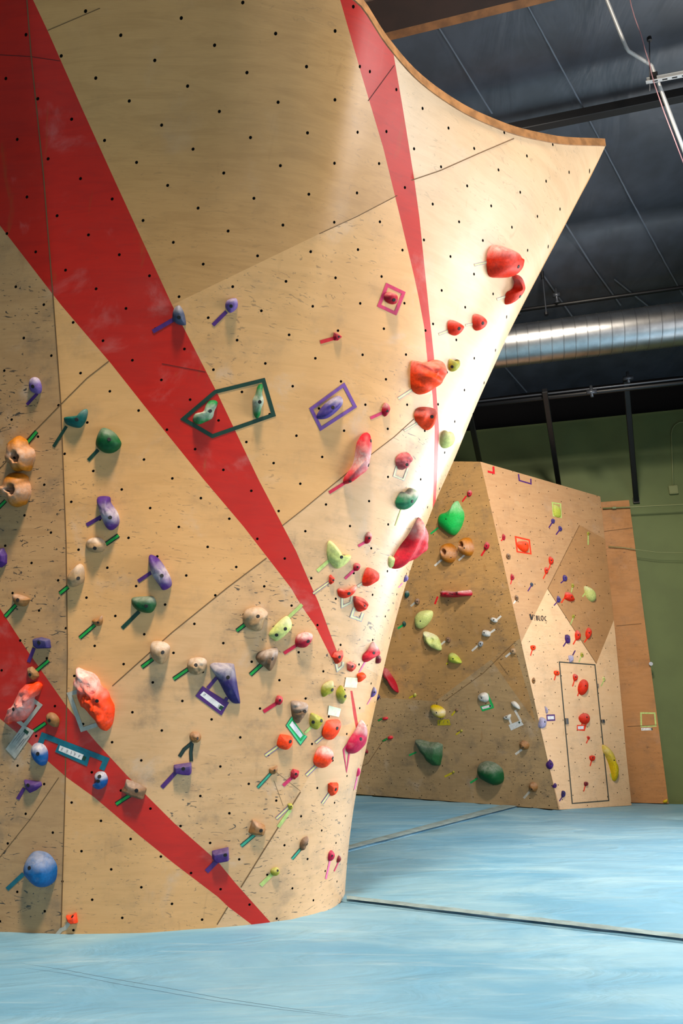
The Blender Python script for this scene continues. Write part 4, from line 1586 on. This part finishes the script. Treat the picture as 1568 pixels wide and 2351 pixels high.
# ---- curved wall, middle
hold('F', '208,385 220,345 245,325 265,330 290,375 305,440 298,463 245,455 212,425', 'greyblue', 'grey blue shell hold on the edge of the big red stripe', 'dome', .5, bolt='254,403', wear=.35, tape='purple 30 217,418 66,506')
hold('F', '588,320 600,285 640,268 668,272 677,310 665,345 625,370 600,350', 'lilac', 'lilac round hold high on the bare plywood', 'dome', .6, bolt='629,322', wear=.35, tape='purple 28 596,362 498,460')
hold('F', '1370,515 1390,518 1432,545 1400,572 1375,572 1365,545', 'crimson', 'tiny crimson pyramid hold with a bright red strip', 'facet', .6, bolt='1405,543', wear=.2, tape='red 26 1368,555 1270,582')
hold('F', '355,1140 375,1100 430,1085 450,1040 475,1010 510,1005 533,1020 525,1050 510,1080 495,1130 450,1155 400,1175 370,1165', 'green', 'green bone hold on the red stripe inside the tape hexagon', 'dome', .55, bolt='479,1078', wear=.85, mode='m')
hold('F', '845,888 857,905 852,950 865,1010 850,1055 838,1110 815,1130 795,1100 790,1050 785,1000 805,960 820,905', 'green', 'upright green bone hold inside the tape hexagon', 'dome', .6, bolt='835,1012', wear=.85, mode='m')
mk_tape('F', 'dg 28 515,940 862,855 935,1105 495,1258 285,1135 515,940', 'x', 'W', 'dark green tape outline around two green bone holds')
hold('F', '1248,1115 1290,1050 1350,1000 1410,975 1440,1000 1435,1040 1395,1085 1330,1130 1270,1137', 'violet', 'blue violet fluted hold in a purple tape frame', 'ridge', .5, bolt='1362,1052', wear=.55, ridge=(0.9, 14), tape='vpurple 24 1440,890 1520,1045 1275,1205 1205,1062 1440,890')
# ---- curved wall, right
hold('G', '520,515 545,495 590,500 613,520 610,560 575,570 530,550', 'crimson', 'crimson oval hold inside a rose tape square', 'dome', .7, bolt='583,538', wear=.25, tape='rose 22 537,440 645,492 592,625 485,575 537,440')
hold('G', '1215,290 1235,225 1270,202 1330,215 1395,240 1420,275 1445,290 1447,320 1435,360 1380,400 1300,405 1225,390', 'red', 'biggest red block hold high at the right edge', 'dome', .62, bolt='1398,320', wear=.45, mode='t', tape='wy 16 1218,285 1108,310')
hold('G', '1375,400 1410,388 1438,430 1442,480 1400,535 1340,572 1318,560 1330,500 1375,475 1390,435', 'red', 'red hook hold curling below the biggest red block', 'dome', .65, wear=.25, bolt='1408,515', tape='wy 14 1325,512 1256,535')
hold('G', '945,690 965,677 1010,690 1052,720 1030,755 995,775 950,760 940,725', 'red', 'left one of two small red holds side by side', 'dome', .6, bolt='1010,725', wear=.2, tape='wy 16 942,738 876,764')
hold('G', '1110,650 1135,638 1175,655 1198,690 1180,725 1135,743 1108,715', 'red', 'right one of two small red holds side by side', 'dome', .6, bolt='1165,690', wear=.2, tape='wy 14 1108,694 1050,704')
hold('G', '715,965 735,950 800,965 870,945 925,955 950,1000 925,1080 860,1130 780,1163 730,1145 710,1110 708,1020', 'orange', 'big orange hold with wavy ridges on the red stripe', 'ridge', .55, wear=.25, ridge=(2.0, 15), holes=False, tape='wy 16 708,1120 610,1184')
hold('G', '945,960 955,930 985,940 1015,935 1020,975 985,1008 950,1000', 'olive', 'small olive hold at the shoulder of the wavy orange hold', 'dome', .6, bolt='963,975', wear=.15)
hold('G', '728,1290 750,1255 800,1248 870,1262 880,1300 855,1370 815,1397 770,1370 735,1330', 'orange', 'orange carved shell hold below the wavy orange hold', 'ridge', .55, bolt='832,1302', wear=.4, ridge=(0.4, 10), tape='wy 14 735,1342 650,1396')
hold('G', '510,1245 530,1215 555,1230 560,1265 530,1302 508,1280', 'crimson', 'small dull crimson disc hold left of the orange shell', 'dome', .6, bolt='540,1265', wear=.45, tape='rose 20 510,1275 428,1312')
hold('G', '905,1420 930,1400 950,1412 975,1412 985,1450 965,1495 920,1513 898,1480', 'palelime', 'pale lime lump hold close to the right wall edge', 'dome', .5, wear=.35, holes=False)
hold('H', '560,160 600,95 645,72 675,90 688,180 680,260 660,350 640,410 580,450 510,500 460,515 440,490 460,440 520,360 540,290 550,220', 'pinkred', 'long crimson banana hold with a chalky grey middle', 'dome', .6, bolt='652,345 485,492 672,125', wear=.85, mode='m', tape='crimson 28 445,498 296,592')
hold('H', '908,290 950,248 1010,242 1050,270 1055,310 1020,360 950,392 910,345', 'crimson', 'dusty raspberry hold with a pale tape box below', 'rough', .6, bolt='997,340', wear=.5, mode='a', tape='wy 18 905,350 880,440 965,475 1005,370')
hold('H', '960,595 1000,598 1040,568 1090,575 1113,610 1095,660 1040,720 985,750 935,735 912,690 925,650', 'mint', 'green kidney hold with a white top at the right', 'dome', .6, bolt='1045,670', wear=.8, mode='t', tape='lime 8 942,740 890,890')
hold('H', '1135,842 1175,900 1195,980 1195,1100 1130,1160 1060,1200 990,1225 920,1270 903,1250 915,1190 970,1090 1040,1000 1090,910', 'pinkred', 'large pink red ribbed wing hold on the wall edge', 'ridge', .5, wear=.7, mode='t', ridge=(0.5, 22), holes=False)
hold('H', '300,1035 340,1050 400,1120 425,1160 505,1165 480,1220 420,1265 370,1275 320,1230 290,1170 285,1100', 'palelime', 'lime fin shaped hold right of the middle red stripe', 'dome', .4, bolt='428,1155 408,1172', wear=.2, tape='lime 30 292,1205 188,1297')
hold('H', '630,980 655,950 682,965 680,1010 655,1050 625,1045', 'crimson', 'small chalky pink hold above the round maroon knob', 'dome', .6, wear=.75, tape='rose 24 622,1035 558,1073')
hold('H', '520,1255 535,1230 575,1235 580,1265 555,1298 525,1290', 'crimson', 'small round maroon knob above the red bowl', 'dome', .7, wear=.25, tape='rose 24 520,1288 438,1366')
hold('H', '640,1290 665,1273 735,1300 760,1335 750,1385 700,1415 640,1435 612,1410 618,1350', 'red', 'red rounded block hold right of the red bowl', 'dome', .6, bolt='750,1358', wear=.15, tape='wy 18 615,1390 550,1435')
hold('H', '300,1345 315,1330 350,1365 345,1400 315,1420 297,1400', 'red', 'tiny red hold beside the middle red stripe', 'facet', .6, bolt='335,1380', wear=.1, tape='wp 20 298,1393 152,1500')
hold('H', '840,1175 870,1172 905,1190 890,1240 860,1270 838,1245', 'palelime', 'pale lime tab hold left of the ribbed pink wing', 'dome', .4, wear=.3, holes=False)
hold('H', '985,1332 1012,1350 1010,1380 975,1398 972,1365', 'lilac', 'tiny grey purple hold at the right wall edge', 'facet', .6, wear=.5, holes=False, tape='pink 10 955,1405 918,1446')
# ---- far left face
K = dict(wall='L')
hold('J', '120,1240 145,1245 152,1280 125,1302 108,1275', 'darkgreen2', 'dark teal hold peeking past the curved wall', h=.8, wear=.5, holes=False, **K)
hold('J', '200,1325 225,1308 248,1330 235,1362 210,1355', 'brown', 'small brown knob near the curved wall edge', h=.8, wear=.2, tape='white 18 210,1345 168,1379', **K)
hold('J', '675,350 695,333 716,355 708,385 685,392 672,375', 'crimson', 'highest small crimson disc', h=.6, wear=.4, tape='red 14 670,386 632,438', **K)
hold('J', '568,435 600,480 632,540 632,600 600,680 550,730 500,722 440,680 400,640 392,590 420,548 480,530 530,490', 'brightgreen', 'big green teardrop hold with a chalky tip', h=.55, wear=.45, bolt='485,595', tape='bg 16 418,672 348,728', **K)
hold('J', '425,880 430,845 460,820 510,815 560,850 580,890 560,950 520,982 470,975 440,940', 'orange_tan', 'left of two ochre horn holds with round pockets', 'jug', .8, wear=.3, mode='m', apex='482,888', bolt='530,940', tape='whitef 18 448,960 384,1016', **K)
hold('J', '590,880 615,840 600,800 640,765 690,770 720,820 727,870 700,918 640,915', 'orange_tan', 'right of two ochre horn holds with round pockets', 'jug', .8, wear=.3, mode='m', apex='630,815', bolt='650,855', tape='whitef 16 656,915 600,968', **K)
hold('J', '845,798 875,830 855,868 820,852', 'crimson', 'small crimson square hold right of the ochre horns', 'facet', .8, wear=.3, tape='red 16 842,865 803,926', **K)
hold('J', '400,1250 430,1238 540,1245 640,1240 700,1230 722,1250 715,1278 640,1285 540,1295 410,1292 398,1275', 'crimson', 'long red log shelf hold with a white top edge', 'rough', 1.0, wear=.8, mode='t', bolt='543,1270', tape='red 16 412,1292 386,1360', **K)
hold('L', '440,100 455,93 470,115 458,137 445,125', 'darkgreen2', 'tiny dark green hold left of the lime dome', h=.7, wear=.1, holes=False, tape='bg 16 447,125 404,153', **K)
hold('L', '530,60 570,15 640,2 682,15 675,65 630,120 570,150 535,130 528,95', 'palelime', 'large smooth lime dome', h=.6, wear=.15, bolt='588,93', **K)
hold('L', '595,200 605,178 650,185 710,210 740,250 752,320 700,318 660,295 620,270 600,240', 'palelime', 'lime and white mottled hold under the lime dome', 'rough', .6, wear=.7, mode='t', bolt='632,260', **K)
hold('L', '792,235 810,222 834,240 825,266 800,262', 'brown', 'small brown knob right of the mottled lime hold', h=.9, wear=.1, tape='whitef 15 792,255 752,289', **K)
hold('L', '808,375 830,352 870,362 905,395 920,430 870,435 815,420', 'lime', 'small lime wedge below the mottled lime hold', h=.7, wear=.2, bolt='855,400', tape='yellow 12 815,432 800,446', **K)
hold('L', '1155,80 1170,62 1205,72 1217,95 1190,102', 'white', 'highest small white hold', h=.8, wear=.3, tape='whitef 16 1212,84 1250,50', **K)
hold('L', '1085,185 1100,165 1150,175 1157,210 1120,217 1088,205', 'white', 'larger white hold below the highest white one', h=.8, wear=.3, bolt='1110,188', tape='whitef 16 1155,192 1200,160', **K)
hold('L', '1055,275 1075,255 1100,265 1092,292 1068,302', 'grey', 'small grey hold below the larger white one', 'facet', .8, wear=.3, tape='whitef 16 1060,292 1010,337', **K)
hold('L', '1320,335 1330,315 1358,318 1367,350 1335,362', 'palet', 'small tan knob near the panel corner', h=.9, wear=.2, tape='whitef 16 1327,352 1286,386', **K)
hold('L', '270,480 300,485 350,545 385,600 400,665 375,655 350,610 335,590 290,550 270,525', 'chili', 'long dark red chili shaped hold beside the curved wall', h=.8, wear=.2, holes=False, **K)
hold('L', '235,690 257,712 225,738', 'navy', 'small purple wedge beside the curved wall edge', h=.8, wear=.1, holes=False, **K)
hold('L', '530,690 545,680 555,698 538,714', 'olive', 'tiny olive hold left of the yellow lemon hold', h=.7, wear=.3, holes=False, tape='yellow 14 532,702 496,722', **K)
hold('L', '660,790 690,775 750,790 785,820 780,860 750,880 700,865 670,835', 'yellow', 'yellow and white lemon hold above a yellow label', h=.7, wear=.75, mode='m', bolt='720,842', **K)
paper('L', '730,902 825,895 837,943 730,946', 'yellow paper label under the yellow lemon hold', wall='L', col='#b8aa14', marks=3, seed=20)
hold('L', '870,815 888,808 897,825 880,834', 'brown', 'tiny brown hold right of the yellow lemon hold', h=.8, wear=.1, holes=False, tape='yellow 14 874,828 844,866', **K)
hold('L', '912,985 925,978 933,992 918,1000', 'olive', 'tiny olive hold above the green faceted block', h=.8, wear=.1, holes=False, tape='yellow 12 913,998 879,1022', **K)
hold('L', '848,1322 858,1315 868,1328 855,1338', 'olive', 'tiny olive hold left of the dark green ball', h=.8, wear=.1, holes=False, tape='yellow 16 850,1334 787,1366', **K)
hold('L', '275,882 315,875 320,892 280,902', 'pinkred', 'small crimson hold, upper of two by the curved wall', h=.8, wear=.1, holes=False, tape='gb 14 276,890 242,908', **K)
hold('L', '318,1040 345,1028 364,1042 345,1058 320,1057', 'pinkred', 'small crimson hold, lower of two by the curved wall', h=.8, wear=.1, holes=False, tape='gb 14 319,1054 277,1076', **K)
hold('L', '120,1165 130,1142 155,1145 155,1172', 'maroon', 'dark maroon hold hidden behind the curved wall edge', h=.7, wear=.1, holes=False, **K)
hold('L', '518,1065 560,1062 650,1080 720,1080 760,1095 750,1190 730,1265 680,1268 625,1235 600,1190 560,1150 540,1110', 'macro', 'large faceted dark green rock block', 'facet', .55, wear=.3, apex='690,1130', holes=False, tape='bg 14 556,1165 496,1191', **K)
hold('L', '1035,1300 1060,1255 1120,1235 1190,1250 1240,1290 1254,1340 1245,1395 1190,1425 1120,1405 1060,1375 1040,1340', 'dkgreen', 'dark green ball hold with a grey top low down', h=.65, wear=.35, holes=False, tape='bg 15 1057,1378 997,1416', **K)
hold('L', '1050,712 1070,685 1110,675 1138,690 1142,735 1110,752 1070,742', 'white', 'white and teal lump beside green tape', 'rough', .6, wear=.5, bolt='1088,722', tape='bg 18 1134,686 1180,790', **K)
paper('L', '1090,795 1165,775 1170,795 1098,814', 'white slip on a bright green tape patch', wall='L', sticker='1152,780 1165,777 1168,793 1155,796', backing=('1078,790 1182,765 1192,802 1095,832', 'bg'), seed=21)
hold('L', '1325,755 1360,750 1395,785 1398,810 1375,805 1340,785', 'white', 'white half-moon hold above the white tape bracket', h=.6, wear=.4, holes=False, **K)
hold('L', '1258,880 1290,862 1328,850 1317,890 1280,897', 'white', 'white flared hold left of the white tape bracket', 'facet', .7, wear=.3, bolt='1290,878', **K)
mk_tape('L', 'whitef 18 1362,822 1412,912 | 1314,888 1332,932', 'x', 'L', 'white tape bracket joining two white holds on the far wall')
paper('L', '1310,942 1408,903 1434,940 1330,988', 'white paper tag below the white tape bracket', wall='L', col='#cfd4d6', sticker='1395,912 1408,920 1400,932 1390,924', seed=22)
hold('L', '1390,1100 1420,1070 1460,1080 1474,1110 1450,1140 1400,1137', 'tan', 'ochre knob low near the arete, upper of two', 'rough', .8, wear=.15, bolt='1428,1125', tape='whitef 18 1420,1142 1366,1183', **K)
hold('L', '1468,1440 1490,1410 1530,1415 1542,1450 1515,1487 1475,1477', 'tan', 'ochre knob low near the arete, lower of two', 'rough', .8, wear=.15, bolt='1500,1468', tape='white 18 1482,1488 1434,1542', **K)
# ---- far right face
K = dict(wall='R')
mk_tape('J', 'red 18 793,86 806,154 915,180 912,122', 'x', 'R', 'red open tape box at the top corner of the far wall')
mk_tape('J', 'purple 12 1137,190 1145,248 1250,278 1248,232', 'x', 'R', 'purple open tape box at the top edge of the far wall')
hold('K', '22,468 42,495 28,527 10,505', 'crimson', 'small crimson kite left of the orange framed hold', 'facet', .6, wear=.2, tape='red 10 14,520 0,532', **K)
hold('K', '140,560 160,535 220,530 240,545 243,600 215,622 165,600', 'orange', 'orange dome hold in an orange tape frame', h=.55, wear=.15, bolt='212,560', tape='orange 13 125,497 243,525 257,643 140,625 125,497', **K)
hold('K', '455,225 485,220 512,245 515,320 460,310', 'lime', 'lime slab hold in a lime tape frame', h=.35, wear=.3, holes=False, tape='lime 12 442,203 512,215 517,330 452,315 442,203', **K)
hold('K', '50,650 62,638 84,655 80,680 60,687 47,670', 'brown', 'chalky brown knob with a white strip, upper one', h=.7, wear=.5, tape='whitef 13 52,684 24,722', **K)
hold('K', '435,350 450,338 466,355 455,380 438,372', 'violet', 'small violet knob right under the lime frame', h=.7, wear=.1, tape='purple 11 441,374 412,419', **K)
hold('K', '498,410 512,402 530,435 505,447', 'violet', 'small violet triangle right of the violet knob', 'facet', .7, wear=.1, tape='purple 11 502,440 474,479', **K)
hold('K', '742,462 755,449 763,470 750,483', 'olive', 'tiny olive hold at the tip of a long pale strip', h=.6, wear=.3, tape='lime 11 750,485 750,566', **K)
hold('K', '92,812 117,840 112,862 84,865', 'crimson', 'crimson kite hold below the chalky brown knob', 'facet', .6, wear=.3, tape='red 9 93,868 82,906', **K)
hold('K', '252,905 265,888 281,905 268,923', 'greyblue', 'small grey blue knob left of centre', h=.7, wear=.1, tape='purple 10 260,918 231,966', **K)
hold('K', '415,680 430,665 454,695 445,728 420,726', 'red', 'upper red oval of a linked pair', h=.6, wear=.2, tape='orange 10 428,726 410,782', **K)
hold('K', '378,770 395,755 411,775 400,812 382,806', 'red', 'lower red oval of a linked pair', h=.6, wear=.3, tape='orange 10 388,808 363,859', **K)
hold('K', '535,840 550,822 573,845 565,873 540,872', 'violet', 'violet round hold inside the brown diamond panel', h=.6, wear=.1, tape='purple 10 543,870 514,896', **K)
hold('K', '122,1010 138,997 153,1020 140,1046 125,1040', 'brown', 'chalky brown knob with a white strip, lower one', h=.7, wear=.4, tape='whitef 12 130,1040 107,1073', **K)
hold('K', '608,905 620,896 632,920 615,933', 'olive', 'tiny olive knob above the red half dome', h=.6, wear=.3, tape='lime 9 615,933 604,976', **K)
hold('K', '725,920 760,925 805,960 822,1000 818,1035 785,1045 745,1015 728,970', 'palelime', 'pale lime egg hold with a grey top', h=.5, wear=.35, tape='lime 11 731,974 702,1013', holes=False, **K)
hold('K', '552,1000 565,970 605,978 635,1020 640,1040 600,1045 550,1025', 'red', 'dull red half dome in the brown panel', h=.55, wear=.35, bolt='610,1015', tape='orange 12 549,1020 519,1066', **K)
hold('K', '485,1020 495,1002 516,1035 500,1060 484,1048', 'violet', 'violet leaf hold left of the red half dome', h=.6, wear=.3, tape='purple 10 490,1050 456,1089', **K)
hold('K', '612,1180 625,1164 639,1180 625,1197', 'olive', 'tiny olive knob right of the lettering', h=.6, wear=.2, tape='lime 9 622,1196 596,1256', **K)
hold('K', '645,1315 665,1297 688,1330 680,1375 650,1382 640,1350', 'red', 'left red oval hold above the hatch', h=.55, wear=.3, tape='orange 11 646,1378 621,1424', **K)
hold('K', '735,1310 760,1275 783,1300 775,1345 750,1372 732,1345', 'red', 'right red oval hold above the hatch', h=.55, wear=.15, tape='orange 11 744,1366 717,1406', **K)
hold('K', '555,1342 588,1345 593,1408 560,1402', 'purple', 'purple rectangular hold above the hatch', 'wedge', .5, wear=.1, tape='purple 11 563,1400 536,1441', **K)
hold('K', '258,1432 298,1430 302,1460 275,1472 258,1457', 'orange', 'orange cup hold left above the hatch', 'facet', .6, wear=.05, tape='orange 10 270,1468 254,1521', **K)
hold('M', '583,205 625,205 622,250 593,260', 'lilacwhite', 'pale lilac cup hold on the hatch top edge', 'facet', .6, wear=.3, holes=False, tape='purple 11 617,204 639,163', **K)
hold('M', '688,185 702,180 713,205 698,219 687,205', 'olive', 'tiny olive knob above the hatch top edge', h=.6, wear=.2, tape='lime 9 690,215 671,263', **K)
hold('M', '188,315 200,311 214,340 200,357 189,345', 'crimson', 'crimson drop hold on the arete', h=.6, wear=.3, holes=False, tape='rose 9 193,354 152,404', **K)
hold('M', '270,410 288,394 298,425 285,446 271,435', 'tan', 'small brown oval left of the hatch', h=.6, wear=.3, tape='whitef 11 274,440 260,469', **K)
hold('M', '458,338 498,335 509,360 495,376 462,367', 'orange', 'orange cup hold on the left hatch edge', 'facet', .6, wear=.05, tape='orange 10 472,370 459,419', **K)
hold('M', '622,375 640,361 664,380 655,416 630,419', 'red', 'small red oval inside the hatch top', h=.6, wear=.3, tape='orange 10 633,418 616,473', **K)
hold('M', '668,475 690,425 728,405 753,430 753,480 730,525 700,538 672,515', 'red', 'large red egg hold inside the hatch', h=.55, wear=.12, bolt='730,467', tape='orange 10 674,515 659,556', **K)
hold('M', '875,395 890,389 899,415 885,427', 'palelime', 'pale knob right of the hatch', h=.6, wear=.4, tape='lime 9 884,424 861,471', **K)
hold('M', '378,640 400,658 407,690 390,702', 'lilacwhite', 'pale lilac diamond above the purple frame', 'facet', .6, wear=.4, holes=False, **K)
paper('M', '400,728 455,726 457,755 402,757', 'white slip in a purple tape frame left of the hatch', wall='R', backing=('390,715 463,713 467,768 394,771', 'purple'), seed=31)
hold('M', '335,745 365,735 395,760 388,810 365,826 337,815', 'lilacwhite', 'pale lilac block beside the purple frame', h=.5, wear=.3, bolt='378,778', **K)
hold('M', '672,735 700,705 745,698 768,730 763,770 735,790 690,772', 'red', 'red bowl hold in the middle of the hatch', h=.6, wear=.2, bolt='740,738', tape='orange 12 700,788 694,808 | 735,788 716,850', **K)
paper('M', '660,815 712,812 710,840 662,842', 'white slip in an orange red tape frame on the hatch', wall='R', backing=('653,805 724,802 722,856 653,850', 'orange'), seed=32)
hold('M', '740,905 755,897 769,912 755,930', 'red', 'small red knob under the orange framed slip', h=.7, wear=.2, tape='orange 9 750,928 734,963', **K)
hold('M', '765,1068 812,1066 812,1095 795,1112 767,1100', 'red', 'red cup hold low in the hatch', 'facet', .6, wear=.05, tape='orange 10 781,1108 767,1159', **K)
hold('M', '715,1300 730,1289 753,1295 751,1320 725,1327', 'maroon', 'dark red cube hold near the hatch bottom', 'facet', .7, wear=.1, tape='orange 9 726,1324 712,1376', **K)
hold('M', '425,1096 456,1145 430,1182 402,1145', 'purple', 'purple diamond hold low on the arete', 'facet', .6, wear=.05, tape='purple 14 410,1172 376,1199', **K)
hold('M', '455,1315 470,1302 483,1320 472,1343 454,1338', 'purple', 'small purple knob low on the arete', h=.6, wear=.1, tape='purple 10 456,1344 420,1373', **K)
hold('M', '525,1372 549,1372 552,1410 524,1426', 'navy', 'dark purple block above the mat', 'wedge', .6, wear=.05, tape='purple 10 527,1424 502,1461', **K)
hold('M', '880,970 920,985 955,1030 975,1100 1000,1160 1016,1190 1005,1265 975,1262 960,1200 935,1120 905,1060 882,1020', 'yellow', 'long yellow banana hold right of the hatch', h=.5, wear=.3, bolt='975,1108', tape='lime 9 958,1206 940,1235 960,1278 978,1268', **K)
# hatch outline, latches, lettering
bm = None
hatch_pts = P2('M', '502,262 808,286 927,1455 613,1480 502,262')
ho = drape('access_hatch', 'R', hatch_pts, 2.4, M['steel_dull'] if False else plain('hatch_gap_dark', '#3b3f38', 0.7), None, off=0.004, step=40)
tag(ho, 'tall access hatch outlined in dark grey in the far right face', 'hatch')
for q in ('548,748 572,748 574,795 552,797', '862,757 886,760 884,785 864,785', '824,450 832,450 834,480 826,480'):
    pts_ = P2('M', q)
    h0 = hit(BV['R'], sum(p[0] for p in pts_) / 4, sum(p[1] for p in pts_) / 4)
    ex_ = Vector((0, 0, 1)).cross(nR).normalized()
    wv_, hv_ = (pts_[1][0] - pts_[0][0]) * 0.0062 * 0.6, (pts_[2][1] - pts_[0][1]) * 0.0066 * 0.5
    b2 = bmesh.new()
    box_bm(b2, h0[0], ex_, nR, Z, (-wv_, 0, -hv_), (wv_, 0.03, hv_))
    bmesh.ops.bevel(b2, geom=b2.edges[:], offset=0.004, segments=1, affect='EDGES')
    link_bm('latch', b2, M['steel'], ho)

INK = plain('black_lettering', '#2b2420', 0.6)
LS = (1200, 1395, 22.4)
RG['Z'] = LS


def glyph(name, polys, parent):
    """flat letter as filled quads on the wall"""
    obs = []
    for q in polys:
        ln_, wd = q
        o = drape(name, 'R', P2('Z', ln_), wd / 22.4 * 1.2, INK, parent, off=0.004, step=3)
        if parent is None and o is not None:
            parent = o
            name = 'letter_stroke'
    return parent


lg = glyph('wall_lettering', [('365,330 455,630', 75), ('520,360 470,630', 48)], None)
tag(lg, 'black BLOC logo lettering on the far right face', 'logo')
glyph('letter_b', [('690,410 715,650', 40), ('690,425 745,435 762,480 745,520 705,528', 30), ('705,528 765,545 782,600 760,645 715,650', 30)], lg)
glyph('letter_l', [('822,410 848,660', 34), ('842,650 912,655', 32)], lg)
glyph('letter_o', [('985,425 945,460 940,550 975,640 1010,670 1045,620 1048,530 1025,450 985,425', 34)], lg)
glyph('letter_c', [('1195,470 1165,458 1125,500 1122,570 1150,640 1190,680 1218,685', 34)], lg)
glyph('small_word', [('595,385 605,440', 34), ('600,470 605,500', 22), ('600,540 605,565', 34), ('605,620 612,650', 34)], lg)
# strip markings
mk_tape('M', 'lime 14 1206,702 1324,703 1334,812 1209,817 1206,702', 'x', 'S', 'lime tape square on the plywood strip')
paper('M', '1207,830 1300,828 1305,850 1209,853', 'small white paper label under the lime tape square', wall='S', sticker='1292,830 1304,830 1306,848 1295,849', marks=2, seed=40)
hold('M', '1395,1458 1425,1442 1434,1452 1428,1472 1400,1472', 'yellow', 'small yellow hold at the foot of the plywood strip', h=.6, wear=.1, holes=False, wall='S')
print('labels', len(PHR), len(set(PHR)))
